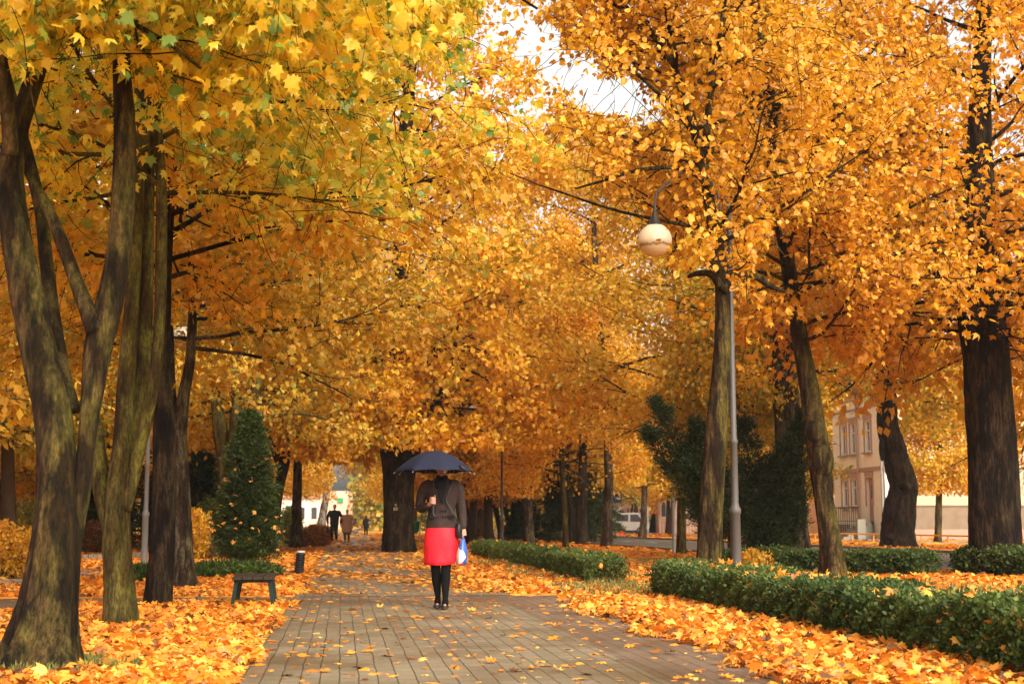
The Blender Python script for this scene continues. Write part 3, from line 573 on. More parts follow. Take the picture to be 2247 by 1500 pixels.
# (v, u) outlines, turned onto the direction of the path
sheet('path', [(-.58, 2), (1.9, 2), (1.9, 16.3), (-.58, 16.3)], .010, M['paver'])
sheet('path', [(-.58, 17.8), (2.2, 17.8), (2.2, 160), (-.58, 160)], .010, M['paver'])
sheet('path_border', [(1.9, 2), (3.0, 2), (3.0, 16.3), (1.9, 16.3)], .011, M['paver_red'])
sheet('path_border', [(-16, 10.2), (-4.6, 11.6), (-2.7, 16.3), (3.3, 16.3), (3.3, 17.8), (-16, 17.8)], .006, M['paver_red'])
sheet('park_path', [(-30, 20.5), (-4.3, 21.3), (-4.3, 28.5), (-30, 31)], .006, M['slab'])
sheet('road', [(11.6, -20), (19.0, -20), (19.0, 400), (11.6, 400)], .006, M['asphalt'])
b = MB()
for i in range(-3, 60): b.quad([15.2, i * 6.0, .011], [15.33, i * 6.0, .011], [15.33, i * 6.0 + 2.4, .011], [15.2, i * 6.0 + 2.4, .011])
o = b.build('road_marking', M['lane']); o.rotation_euler = (0, 0, AX); tag(o, kind='structure')
for v in (11.45, 19.1):
    b = MB()
    for i in range(-4, 300): b.box([v, i * 1.0, .03], [.14, .985, .12])
    o = b.build('kerb', M['kerb']); o.rotation_euler = (0, 0, AX); tag(o, kind='structure')
sheet('sidewalk', [(28.3, -20), (31.8, -20), (31.8, 300), (28.3, 300)], .008, M['slab'])

# ------------------------------------------------------------------ fallen leaves
def inpoly(v, u, poly):
    c = np.zeros(len(v), bool); n = len(poly)
    for i in range(n):
        (x1, y1), (x2, y2) = poly[i], poly[(i + 1) % n]
        k = ((y1 > u) != (y2 > u)) & (v < (x2 - x1) * (u - y1) / (y2 - y1 + 1e-12) + x1); c ^= k
    return c
def density(P):
    u, v = to_uv(P); x, y = P[:, 0], P[:, 1]
    e = .10 * np.sin(u * 2.1) + .07 * np.sin(u * 5.3 + 1) + .05 * np.sin(u * 11 + v)
    full = np.where(y < 13, 560, np.where(y < 20, 500, np.where(y < 32, 210, 60))).astype(float)
    d = full.copy()
    near = (u < 16.45 + .4 * e) & (v > -.62 + e * .8) & (v < 2.55 + 1.2 * e + np.clip(14.5 - u, 0, 4) * .02)
    ed = np.clip((v - 1.9) / .8, 0, 1) ** 2 * 45
    d[near] = 24 + ed[near]
    band = (u >= 16.15) & (u < 18.3 + e) & (v < 2.9 + e) & (v > -14)
    d[band] = 14
    far = (u >= 18.3 + e) & (v > -.6 + e) & (v < 2.0 + 2 * e)
    dd = 62 + 45 * np.sin(u * .8 + v * 2) + 60 * np.clip(np.abs(v - .5) - .55, 0, 2) + np.where(u > 34, 60, 0)
    d[far] = np.minimum(dd, full)[far]
    side = inpoly(v, u, [(-16, 10.2), (-4.6, 11.6), (-2.7, 16.3), (-2.7, 17.8), (-16, 17.8)]); d[side] = 12
    pale = inpoly(v, u, [(-30, 20.5), (-4.3, 21.3), (-4.3, 28.5), (-30, 31)]); d[pale] = 50
    d[(v > 11.4) & (v < 19.2)] = .4
    d[(v > 28.3) & (v < 31.8)] = 4
    r1 = np.hypot(x - gnd(90, 1478)[0], (y - gnd(90, 1478)[1] - .1) * .8); d[r1 < .42 + .1 * np.sin(x * 20)] *= .15
    gr = (v > 3.1) & (v < 6) & (u > 17.2) & (u < 21.5); d[gr] *= .35
    return d
rng = np.random.default_rng(77); lm = MB()
def scatter(y0, y1, D, size, tpl, tilt, zmax):
    wmul = .42; A = wmul * (y1 ** 2 - y0 ** 2); N = int(A * D)
    y = np.sqrt(rng.uniform(y0 ** 2, y1 ** 2, N)); x = rng.uniform(-wmul, wmul, N) * y; P = np.stack([x, y, np.zeros(N)], 1)
    d = density(P); k = rng.random(N) < d / D; P = P[k]; d = d[k]; n = len(P)
    thick = np.clip(d / 200, 0, 1); P[:, 2] = .013 + rng.random(n) ** 1.3 * zmax * thick * np.clip((to_uv(P)[0] - 14) * -1 + 2.6, .25, 1)
    N3 = norm(np.stack([rng.normal(0, 1, n) * (.08 + tilt * thick), rng.normal(0, 1, n) * (.08 + tilt * thick), np.ones(n)], 1))
    a = rng.uniform(0, 6.28, n); A3 = np.stack([np.cos(a), np.sin(a), np.zeros(n)], 1); A3 = norm(A3 - (A3 * N3).sum(1, keepdims=True) * N3)
    sz = size * rng.uniform(.45, 1.25, n); P[:, 2] += .02 * thick
    lm.leaves(P, A3, N3, sz, tpl, np.clip(rng.beta(1.5, 1.3, n), .01, 1), 0, .26)
scatter(6.6, 13, 560, .086, 'maple', .5, .055)
scatter(13, 20, 500, .086, 'maple', .5, .05)
scatter(20, 32, 220, .11, 'simple', .42, .04)
scatter(32, 62, 80, .17, 'diamond', .3, .04)
scatter(62, 120, 9, .4, 'diamond', .3, .05)
# leaves caught on the hedge, the thuja and the bench
def caught(P, size=.09):
    P = np.asarray(P); n = len(P); a = rng.uniform(0, 6.28, n); A3 = np.stack([np.cos(a), np.sin(a), rng.normal(0, .6, n)], 1)
    lm.leaves(P, norm(A3), norm(rng.normal(0, .5, (n, 3)) + [0, -.7, .8]), size * rng.uniform(.7, 1.3, n), 'maple', rng.uniform(.2, .95, n), 0, .2)
caught([uv(rng.uniform(7, 17), rng.uniform(4.0, 4.6), .0) + [0, 0, rng.uniform(.37, .46)] for _ in range(230)], .08)
caught([uv(rng.uniform(7, 17), 3.97, .0) + [0, 0, rng.uniform(.08, .38)] for _ in range(150)], .07)
caught([uv(rng.uniform(20, 40), rng.uniform(3.97, 4.5), .0) + [0, 0, rng.uniform(.3, .5)] for _ in range(60)], .08)
cth = gnd(533, 1252); 
for _ in range(46):
    z = rng.uniform(.4, 2.85); a = rng.uniform(-2.9, -.2); r = .80 * (1 - (z / 3.0) ** 1.6) + .06; caught([[cth[0] + r * math.cos(a), cth[1] + .35 + r * math.sin(a), z]], .10)
o = lm.build('fallen_leaves', M['leaf_ground']); o.color = (0.05, 1, 0, 1); tag(o, kind='stuff')
# grass in the gap between the hedges and tufts at the roots
M['grass'] = leafmat('grass_blades', [(0, (.05, .06, .012)), (1, (.22, .22, .04))], [(0, (.2, .18, .03)), (1, (.3, .25, .05))], trans=.3)
gb = MB(); n = 26000; v = rng.uniform(2.9, 10.5, n); u = rng.uniform(16.9, 34, n); P = np.array([uv(a, c) for a, c in zip(u, v)])
k = ((np.sin(u * 1.1) + np.sin(v * 1.7 + 1) + rng.normal(0, .5, n)) > .1); P = P[k]; gb.leaves(P, norm(rng.normal(0, .35, P.shape) + [0, 0, 1]), norm(rng.normal(0, 1, P.shape)), rng.uniform(.05, .13, len(P)), 'needle', rng.random(len(P)))
g0 = gnd(90, 1478); n = 2200; a = rng.uniform(0, 6.28, n); r = rng.uniform(.25, .6, n); P = np.stack([g0[0] + r * np.cos(a), g0[1] + .1 + r * np.sin(a), np.zeros(n)], 1); gb.leaves(P, norm(rng.normal(0, .4, P.shape) + [0, 0, 1]), norm(rng.normal(0, 1, P.shape)), rng.uniform(.04, .11, n), 'needle', rng.random(n))
o = gb.build('grass', M['grass']); o.color = (.3, 1, 0, 1); tag(o, kind='stuff')

# ------------------------------------------------------------------ hedges and shrubs
M['stem'] = flat('brown_twigs', (.06, .04, .022), .9, .1)
def hedge(lab, a, c, width, height, n, size, col=(0, 1, 0, 1), seed=1):
    """a, c: (u, v) ends of the front foot; the hedge thickens away from the path"""
    rg = np.random.default_rng(seed); A = uv(*a); B = uv(*c); L = np.linalg.norm(B - A); d = (B - A) / L; s = np.array([-d[1], d[0], 0])
    if s @ DV < 0: s = -s
    t = rg.uniform(0, L, n); hN = height * (1 + .07 * np.sin(t * 2.3 + seed) + .05 * np.sin(t * 6.1)); wN = width * (1 + .1 * np.sin(t * 1.7) + .07 * np.sin(t * 5.3))
    q = rg.random(n); S_ = np.where(q < .38, 0, np.where(q < .55, 1, rg.random(n))); Z = np.where(q < .55, rg.uniform(.06, 1, n), np.where(q < .85, 1, rg.uniform(.1, 1, n)))
    S_ = S_ + rg.normal(0, .075, n); Z = Z + rg.normal(0, .07, n)
    bulge = 1 - .25 * np.clip(.35 - Z, 0, 1) / .35
    off = (.5 + (S_ - .5) * bulge) * wN + .035 * np.sin(t * 13 + Z * 9) + .03 * np.sin(t * 29 + Z * 17)
    P = A + d * t[:, None] + s * off[:, None]; P[:, 2] = np.clip(Z * hN, .02, 9)
    end = (t < .25) | (t > L - .25); P[end, 2] *= rg.uniform(.85, 1, end.sum())
    out = s * (np.clip(S_, 0, 1)[:, None] - .5) * 1.4 + np.array([0, 0, .7])
    f = MB(); f.leaves(P, norm(rg.normal(0, .7, P.shape) + out), norm(rg.normal(0, .6, P.shape) + out), size * rg.uniform(.6, 1.4, n), 'simple', np.clip(rg.beta(1.5, 2.2, n), .01, 1), 0, .15)
    root = empty('hedge', A); w = MB(); ns = int(L * 24); ts = rg.uniform(0, L, ns); S0 = A + d * ts[:, None] + s * (width * rg.uniform(.15, .85, ns))[:, None]
    W_ = walk(rg, S0, norm(rg.normal(0, .3, (ns, 3)) + [0, 0, 1]), np.full(ns, height * .95), 5, .15, 0); w.batch_tubes(W_, np.full((ns, 5), .005) * np.linspace(1.3, .5, 5), 3)
    w.build('stem', M['stem'], root, False, A); o = f.build('foliage', M['leaf_green'], root, False, A); o.color = col
    return tag(root, lab, 'hedge')
hedge('clipped green hedge in the right foreground, dotted with fallen leaves', (6.2, 4.02), (17.2, 3.95),   .55, .39, 100000, .029, (.12, 1, 0, 1), seed=3)
hedge('long low hedge from behind the woman along the right edge of the path', (21.3, 3.86), (41.5, 3.95), .5, .38, 60000, .042, (.3, 1, 0, 1), 4)
hC0 = to_uv(gnd(1560, 1252)); hC1 = to_uv(gnd(2020, 1266))
hedge('hedge behind the curving trunk, running across to the road gap', (hC0[0], hC0[1]), (hC1[0], hC1[1]), .7, .38, 30000, .045, (0, .9, 0, 1), 5)
hD0 = to_uv(gnd(2095, 1262)); hD1 = to_uv(gnd(2420, 1278))
hedge('dark hedge at the foot of the very thick trunk at the right edge', (hD0[0], hD0[1]), (hD1[0], hD1[1]), .9, .44, 26000, .045, (0, .8, 0, 1), 6)
def shrub(name, lab, c, r, leafm, size, n, col=(0, 1, 0, 1), seed=1, cat='shrub', group=None, tpl='simple', lobes=5):
    rg = np.random.default_rng(seed); c = np.asarray(c, float); cs = [np.array([0, 0, r[2] * .5])] + [np.array([rg.uniform(-.55, .55) * r[0], rg.uniform(-.5, .5) * r[1], rg.uniform(.3, .75) * r[2]]) for _ in range(lobes)]
    P = []; N_ = []
    for i, k in enumerate(cs):
        m = n // len(cs); d = norm(rg.normal(0, 1, (m, 3))); f = (rg.random(m) ** .35)[:, None] * (1 + .18 * np.sin(d[:, :1] * 7 + i) * np.sin(d[:, 2:3] * 6))
        sc = np.array(r) * (np.array([.85, .85, .62]) if i == 0 else .5); P.append(c + k + d * f * sc); N_.append(d)
    P = np.vstack(P); N_ = np.vstack(N_); m = P[:, 2] > .02; P = P[m]; N_ = N_[m]
    f = MB(); f.leaves(P, norm(rg.normal(0, .6, P.shape) + N_ * .6 + [0, 0, .3]), norm(rg.normal(0, .6, P.shape) + N_), size * rg.uniform(.6, 1.4, len(P)), tpl, np.clip(rg.random(len(P)), .01, 1))
    root = empty(name, c); w = MB(); ns = 26; S0 = c + rg.normal(0, .08, (ns, 3)) * [1, 1, 0]; W_ = walk(rg, S0, norm(rg.normal(0, .55, (ns, 3)) + [0, 0, 1]), np.full(ns, r[2] * .95), 5, .15, 0); w.batch_tubes(W_, np.full((ns, 5), .009) * np.linspace(1.3, .4, 5), 4)
    w.build('stem', M['stem'], root, False, c); o = f.build('foliage', M[leafm], root, False, c); o.color = col
    return tag(root, lab, cat, group)
shrub('shrub', 'fluffy orange shrub at the left edge of the picture', gnd(15, 1268), (.9, .8, .85), 'leaf_orange', .05, 15000, (.1, .9, 0, 1), 2)
shrub('shrub', 'small orange shrub behind the fluffy one at the left edge', gnd(55, 1222), (.9, .8, .6), 'leaf_orange', .06, 6000, (.2, .8, 0, 1), 12)
shrub('shrub', 'golden shrub between the scarred trunk and the thuja', gnd(432, 1226), (.6, .6, 1.15), 'leaf_orange', .07, 8000, (.35, .95, 0, 1), 3)
shrub('shrub', 'loose grey green shrub behind the golden shrub', gnd(455, 1212), (.9, .7, 1.5), 'leaf_green', .07, 9000, (.5, 1, 0, 1), 4)
shrub('shrub', 'red and brown shrub left of the walking couple', gnd(684, 1199), (.7, .7, .72), 'leaf_red', .07, 9000, (0, .55, 0, 1), 5)
shrub('shrub', 'green brown shrub touching the red one beside the walking couple', gnd(706, 1190), (.75, .7, .75), 'leaf_red', .08, 7000, (.5, .5, 0, 1), 6)
shrub('shrub', 'low dull red shrub at the foot of the straight brown trunk', gnd(652, 1200), (.55, .5, .5), 'leaf_red', .07, 5000, (.1, .35, 0, 1), 15)
shrub('shrub', 'dark red shrub behind the stone border at the left', gnd(205, 1212), (1.6, .6, .85), 'leaf_red', .08, 9000, (0, .3, 0, 1), 7)
shrub('shrub', 'small sparse yellow shrub behind the curving trunk by the hedge', gnd(1660, 1262), (.4, .4, .42), 'leaf_orange', .05, 2500, (.4, .9, 0, 1), 8)
shrub('shrub', 'pale green shrub below the red tree at the left', gnd(100, 1190), (3.0, 1.5, 2.9), 'leaf_yellow', .12, 12000, (.85, .8, 0, 1), 9)
shrub('shrub', 'grey green shrub just right of the clipped thuja', gnd(628, 1192), (.8, .7, 1.5), 'leaf_green', .09, 6000, (.8, 1, 0, 1), 10)
def juniper(lab, c, r, seed): 
    return shrub('juniper', lab, c, r, 'needles', .11, 9000, (.55, 1, 0, 1), seed, 'juniper', None, 'needle', 8)
juniper('low spreading juniper in front of the clipped thuja', gnd(520, 1268), (.75, .45, .2), 21)
juniper('low spreading juniper at the foot of the scarred trunk', gnd(450, 1268), (.4, .35, .18), 22)
juniper('small green tuft between the slim trunks and the lamp post', gnd(310, 1280), (.22, .2, .2), 23)

def conifer(name, lab, base, Hh, prof, N, elev, sub, npl, size, col, seed, w=.12, z0=.1, lean=0, leaders=None, cat='conifer', droop=-.02, spread=.04, group=None, lexp=.8):
    rg = np.random.default_rng(seed); base = np.asarray(base, float); tb = MB(); cr = MB()
    lead = leaders or [((0, 0), 1.0)]
    LP = []; LA = []
    for li, ((lx, ly), hs) in enumerate(lead):
        n = 14; z = np.linspace(0, Hh * hs, n); P = base + np.stack([lx * (z / Hh) ** lexp, ly * (z / Hh) ** .8, z], 1); P[0, 2] = -.05
        tb.tube(P, w / (1 + .5 * (li > 0)) * (1 - .93 * z / (Hh * hs)), 10, 0, .04, seed)
        m = int(N * hs); f = np.sort(rg.uniform(z0, .995, m)); S0 = P[0] + 0 * f[:, None]; ii = f * (n - 1); i0 = np.minimum(ii.astype(int), n - 2); S0 = P[i0] + (P[i0 + 1] - P[i0]) * (ii - i0)[:, None]
        az = np.arange(m) * 2.39996 + rg.normal(0, .3, m); el = rad(elev) + rg.normal(0, .12, m) + np.clip(f - .7, 0, 1) * 1.2
        D = np.stack([np.cos(az) * np.cos(el), np.sin(az) * np.cos(el), np.sin(el)], 1); L = np.array([prof(x) for x in f]) * rg.uniform(.8, 1.15, m) * (hs ** .5)
        B1 = walk(rg, S0, D, L, 7, .06, droop); tb.batch_tubes(B1, (.008 + L * .006)[:, None] * np.linspace(1, .3, 7), 4)
        idx = np.repeat(np.arange(m), sub); t = np.clip(np.tile(np.linspace(.15, 1, sub), m) + rg.normal(0, .05, m * sub), .05, 1)
        s2, tg = sample(rg, B1, idx, t); sd = norm(np.cross(tg, [0, 0, 1.0])) * np.where(np.arange(len(t)) % 2, 1, -1)[:, None]
        d2 = norm(tg * .8 + sd * .8 + rg.normal(0, .25, tg.shape)); L2 = L[idx] * .45 * (1.15 - t) + .08
        B2 = walk(rg, s2, d2, L2, 4, .1, droop * 2)
        i4 = np.repeat(np.arange(len(t)), npl); t4 = rg.uniform(0, 1, len(i4)); lp, tg4 = sample(rg, B2, i4, t4); LP.append(lp + rg.normal(0, spread, lp.shape)); LA.append(norm(tg4 * .9 + rg.normal(0, .45, tg4.shape)))
    P = np.vstack(LP); A_ = np.vstack(LA); m = P[:, 2] > .03; P = P[m]; A_ = A_[m]
    cr.leaves(P, A_, norm(rg.normal(0, .7, P.shape) + [0, 0, .5]), size * rg.uniform(.6, 1.3, len(P)), 'needle', np.clip(rg.random(len(P)), .01, 1), 0, .05)
    root = empty(name, base); tb.build('trunk', M['bark_far'], root, True, base); o = cr.build('crown', M['needles'], root, False, base); o.color = col
    NLEAF.append((name, len(P))); return tag(root, lab, cat, group)
conifer('thuja', 'bushy dark green conical thuja dotted with fallen leaves, behind the bench', gnd(533, 1252) + [0, .35, 0], 3.05, lambda f: (.80 * (1 - f) ** .78 * (.8 + .2 * min(1, f * 6)) + .07) * (.88 + .24 * math.sin(f * 97) ** 2), 400, 40, 8, 19, .09, (.30, 1, 0, 1), 31, .08, .03, cat='conifer', spread=.05)
gs = gnd(1262, 1190)
conifer('spruce', 'broad dark spruce with drooping skirts right of the third lamp post', gs + [0, .6, 0], 5.6, lambda f: 2.35 * (1 - f) ** .75 + .12, 240, -6, 9, 26, .14, (0, .9, 0, 1), 32, .2, .10, droop=-.03)
g2 = gnd(1350, 1185)
conifer('spruce', 'smaller dark spruce whose boughs reach toward the blue bus stop sign', [g2[0] - 1.0, g2[1] + 4, 0], 5.4, lambda f: 2.0 * (1 - f) ** .8 + .1, 130, -4, 8, 22, .18, (0, 1, 0, 1), 36, .2, .14, droop=-.03)
gy = gnd(1690, 1240)
conifer('yew', 'tall dark spreading yew between the two leaning trunks by the lamp post', gy + [0, .2, 0], 3.3, lambda f: .62 * (1 - f ** 1.5) + .22, 78, 48, 7, 20, .10, (.06, .8, 0, 1), 33, .10, .02, leaders=[((.1, 0), .70), ((.95, .2), 1.0), ((-.95, 0), .55), ((.55, -.3), .84), ((-.45, .3), .95), ((1.35, 0), .5)], cat='yew', spread=.05)
gy2 = gnd(1600, 1232)
conifer('yew', 'open dark yew with long branches reaching left over the road', gy2 + [0, 1.0, 0], 4.1, lambda f: .62 * (1 - f ** 1.5) + .2, 70, 42, 7, 18, .11, (.12, .9, 0, 1), 34, .10, .16, leaders=[((-2.6, 0), .80), ((-1.7, .3), 1.0), ((-1.3, -.2), .6), ((-.8, 0), .85), ((-.2, .2), .7)], cat='yew', spread=.06, lexp=1.25)
for i, (x, y, h, w_, lab) in enumerate([(265, 1206, 5.0, 2.3, 'black green conifer behind the slim forked trunk'), (205, 1208, 4.0, 1.6, 'black green conifer behind the dark broken stump'), (438, 1205, 3.6, 1.3, 'dark conifer behind the loose grey green shrub'), (1150, 1186, 2.4, 1.2, 'small dark conifer behind the forked brown trunk')]):
    conifer('spruce', lab, gnd(x, y), h, lambda f, w_=w_: w_ * (1 - f) ** .7 + .1, 130, 5, 8, 18, .16, (0, .7, 0, 1), 60 + i, .1, .02)

# ------------------------------------------------------------------ far woodland closing the view
wm = MB(); n = 120000; x = rng.uniform(-110, 120, n); 
k = np.abs(CX + 3026 * x / 178 - 740) > 30; x = x[k]; n = len(x)
top = 11 + 2.5 * np.sin(x * .21) + 1.8 * np.sin(x * .57 + 2); z = rng.random(n) ** .8 * top; y = 178 + rng.uniform(-4, 6, n) + 2 * np.sin(x * .5) * np.cos(z * .6)
P = np.stack([x, y, z], 1); wm.leaves(P, norm(rng.normal(0, 1, P.shape)), norm(rng.normal(0, .7, P.shape) + [0, -.7, .5]), rng.uniform(.25, .75, n), 'simple', rng.random(n))
o = wm.build('woodland', M['leaf_yellow']); o.color = (.55, .8, 0, 1); tag(o, kind='stuff')
# ------------------------------------------------------------------ materials for made things
M['pole'] = flat('grey_painted_steel', (.075, .067, .062), .5, .3, 0, .2, 20)
M['pole_light'] = flat('light_grey_steel', (.19, .19, .18), .5, .35, 0, .12, 20)
M['cap'] = flat('dark_lamp_cap', (.03, .026, .022), .5, .4)
def globe_mat():
    t = NT('milky_glass_globe'); c = t.n('ShaderNodeTexCoord'); s = t.n('ShaderNodeSeparateXYZ'); t.l(c.outputs['Object'], s.inputs[0])
    n = t.noise(t.coord('Object', (1, 1, .25)), 26, 4); h = t.math('ADD', s.outputs[2], t.math('MULTIPLY', t.math('SUBTRACT', n, .5), .10))
    c2 = t.ramp(t.math('ADD', t.math('MULTIPLY', h, 2.0), .5), [(.0, (.60, .44, .28)), (.28, (.62, .48, .30)), (.34, (.16, .09, .045)), (.38, (.55, .42, .27)), (.48, (.80, .68, .48)), (1, (.86, .78, .60))])
    return t.pbr(c2, .3, None, .5)
M['globe'] = globe_mat()
M['wood'] = flat('worn_bench_wood', (.035, .023, .015), .8, .2, 0, .4, 14, .2)
M['bench_green'] = flat('dark_green_paint', (.004, .016, .010), .55, .25)
M['black'] = flat('black_plastic', (.012, .011, .010), .5, .4)
M['white'] = flat('white_paint', (.66, .64, .60), .6, .3, 0, .08)
M['plaster'] = flat('cream_plaster', (.72, .66, .54), .9, .15, 0, .14, 2.5, .1)
M['plaster_side'] = flat('yellow_grey_render', (.46, .38, .25), .9, .15, 0, .2, .8)
M['brickred'] = flat('pink_brown_trim', (.36, .22, .17), .9, .15, 0, .2, 8)
M['plinth'] = flat('grey_plinth', (.19, .145, .10), .9, .15, 0, .3, 2)
M['roof'] = flat('grey_roof_sheet', (.22, .21, .20), .6, .3)
M['glassy'] = flat('window_glass', (.05, .05, .055), .15, .6, 0, .3, 1)
M['glass_light'] = flat('shop_glass', (.30, .33, .36), .15, .6, 0, .3, .5)
M['sign_orange'] = flat('sign_orange', (.88, .30, .012), .5, .3, 0, .03)
M['sign_yellow'] = flat('sign_yellow', (.85, .48, .05), .5, .3, 0, .03)
M['sign_red'] = flat('sign_red', (.70, .06, .02), .5, .3, 0, .03)
M['sign_blue'] = flat('sign_blue', (.01, .10, .50), .5, .3, 0, .03)
M['bin_green'] = flat('green_plastic_bin', (.01, .22, .09), .5, .3)
M['rail_yellow'] = flat('yellow_rail_paint', (.75, .36, .04), .6, .3)
M['steel'] = flat('thin_galvanised_post', (.28, .27, .24), .5, .4)
M['stone'] = flat('mossy_border_stone', (.22, .20, .15), .9, .2, 0, .5, 5, .4)
M['number'] = flat('faded_number_paint', (.50, .36, .20), .9, .1)
M['van_paint'] = flat('van_paint', (.34, .33, .31), .4, .5)
M['pinkwall'] = flat('pink_plaster', (.56, .38, .28), .9, .15, 0, .12, 1.5)

# ------------------------------------------------------------------ street lamps
def lamp(lab, base, armdir, hs=1.0, reach=1.02, gz=4.63, top=5.45, k=1.0, globe_r=.222, rs=1.0):
    base = np.asarray(base, float); base[2] = 0; r = empty('street_lamp', base); a = np.array([math.cos(armdir), math.sin(armdir), 0.])
    b = MB(); b.lathe([0, 0, 0], [(q_ * rs, z_) for q_, z_ in [(.072, -.02), (.070, .3), (.067, 1.05), (.079, 1.06), (.079, 1.12), (.057, 1.15), (.049, 1.2), (.047, 1.98), (.056, 1.99), (.056, 2.03), (.042, 2.05), (.038, top - .9), (.032, top)]], 20); b.build('pole', M['pole'] if k == 1 else M['pole_light'], r, True)
    b = MB(); q = []; z0 = top - 1.15
    pts = [a * .14 + [0, 0, z0 - .05], a * .14 + [0, 0, z0 + .35], a * .13 + [0, 0, top + .0], a * .28 + [0, 0, top + .33], a * .60 + [0, 0, top + .42], a * .90 + [0, 0, top + .2], a * (reach - .02) + [0, 0, gz + .62], a * reach + [0, 0, gz + .34]]
    q = catmull(pts, 50); b.tube(q, np.full(50, .019), 10); b.box(a * .08 + np.array([0, 0, z0]), [.2 if abs(a[0]) > .5 else .05, .05, .035]); b.box(a * .08 + np.array([0, 0, z0 + .85]), [.18, .05, .035]); b.build('arm', M['pole'], r, True)
    b = MB(); b.lathe(a * reach + np.array([0, 0, gz]), [(.02, .42), (.028, .40), (.04, .34), (.075, .26), (.115, .185), (.118, .165), (.10, .16)], 24); b.build('cap', M['cap'], r, True)
    b = MB(); b.ellip(a * reach + np.array([0, 0, gz]), (globe_r,) * 3, 36, 24); o = b.build('globe', M['globe'], r, True)
    o.data.transform(Matrix.Translation(Vector(-(a * reach + np.array([0, 0, gz]))))); o.location = Vector(a * reach + np.array([0, 0, gz]))
    return tag(r, lab, 'street lamp', 'globe street lamps along the path')
yb = 1149 + .92 * 168
lamp('tall grey lamp post with big milky globe, standing right of the leaning trunk', gnd(1617, yb), rad(183), gz=4.74, top=5.28, reach=1.02, globe_r=.228)
g = gnd(315, 1262); lamp('light grey lamp post between the left trunks, globe half hidden in leaves', g, rad(10), gz=4.33, top=5.0, reach=.58, k=0, rs=.82)
g = gnd(1101, 1208); lamp('third lamp post, far behind the hedge, its globe peeping from the foliage', g, rad(182), gz=4.9, top=5.6, reach=1.1, globe_r=.25)

# ------------------------------------------------------------------ bench
bp = gnd(503, 1346); bq = gnd(601, 1338); r = empty('park_bench', (bp + bq) / 2, AX + .02)
r.location = Vector(((bp + bq) / 2)) ; sw = .47
b = MB()
for i, dx in enumerate((-.165, -.055, .055, .165)): b.box([dx, .60, .350], [.10, 1.28, .028])
for o_ in (MB(),): pass
b.build('seat', M['wood'], r)
for y_ in (.06, .6, 1.14): b = MB(); b.box([0, y_, .320], [.40, .05, .03]); b.build('crossbar', M['bench_green'], r)
for y_ in (.06, .6, 1.14):
    for sx in (-1, 1):
        b = MB(); b.prism([[sx * .150, y_ - .02, .335], [sx * .190, y_ - .02, .335], [sx * .240, y_ - .02, 0], [sx * .205, y_ - .02, 0]][::sx], [0, .045, 0]); b.build('leg', M['bench_green'], r)
tag(r, 'low backless bench with brown wooden seat and dark green splayed legs', 'bench')

# ------------------------------------------------------------------ ribbed bollard
g = gnd(655, 1262); r = empty('bollard', g); b = MB(); pr = [(.085, -.02)]
for i in range(9): z = .02 + i * .042; pr += [(.078, z), (.088, z + .012), (.088, z + .028), (.076, z + .036)]
pr += [(.07, .405), (.05, .41)]; b.lathe([0, 0, 0], pr, 18); o = b.build('body', M['black'], r, False); o.rotation_euler = (0, .08, 0)
b = MB(); b.lathe([.033, 0, .41], [(.05, 0), (.075, .002), (.078, .018), (.068, .03), (.05, .024)], 7)
b.build('rim', M['white'], r); tag(r, 'short black ribbed bollard standing in leaves at the left edge of the path', 'bollard')

# ------------------------------------------------------------------ stone border at the left
for x0, x1, y, h, lab in ((183, 222, 1226, .12, 'low mossy stone border left of the slim forked trunk'), (292, 312, 1223, .13, 'low curved stone border behind the light grey lamp post'), (40, 75, 1216, .1, 'pale stone kerb behind the orange shrub at the left')):
    a = gnd(x0, y); c = gnd(x1, y); b = MB(); m = 4
    for i in range(m): f = (i + .5) / m; b.box(a * (1 - f) + c * f + [0, .15 + .08 * math.sin(i), h / 2], [(c - a)[0] / m * .96, .3, h + .01 * (i % 2)], .05 * i)
    o = b.build('stone_border', M['stone']); tag(o, lab, 'stone border')

# ------------------------------------------------------------------ number on the thick trunk
def text_mesh(s, size, mat, name, parent, loc, rz=0, ext=.004, ry=0):
    cu = bpy.data.curves.new(name, 'FONT'); cu.body = s; cu.size = size; cu.extrude = ext; cu.align_x = 'CENTER'; cu.align_y = 'CENTER'
    o = bpy.data.objects.new(name, cu); COL.objects.link(o); dg = bpy.context.evaluated_depsgraph_get(); me = bpy.data.meshes.new_from_object(o.evaluated_get(dg)); COL.objects.unlink(o); bpy.data.objects.remove(o)
    o = bpy.data.objects.new(name, me); me.materials.clear(); me.materials.append(mat); COL.objects.link(o); o.rotation_euler = (rad(90), 0, rz); o.location = Vector(loc)
    if parent is not None: o.parent = parent
    return o
T8 = [o for o in COL.objects if o.get('label', '').startswith('massive dark trunk')][0]
p = at(868, 1116, Y8 - .53) - np.array(T8.location); text_mesh('60', .15, M['number'], 'painted_number', T8, p)
p = at(868, 1107, Y8 - .53) - np.array(T8.location); text_mesh('38', .07, M['number'], 'painted_number', T8, p)

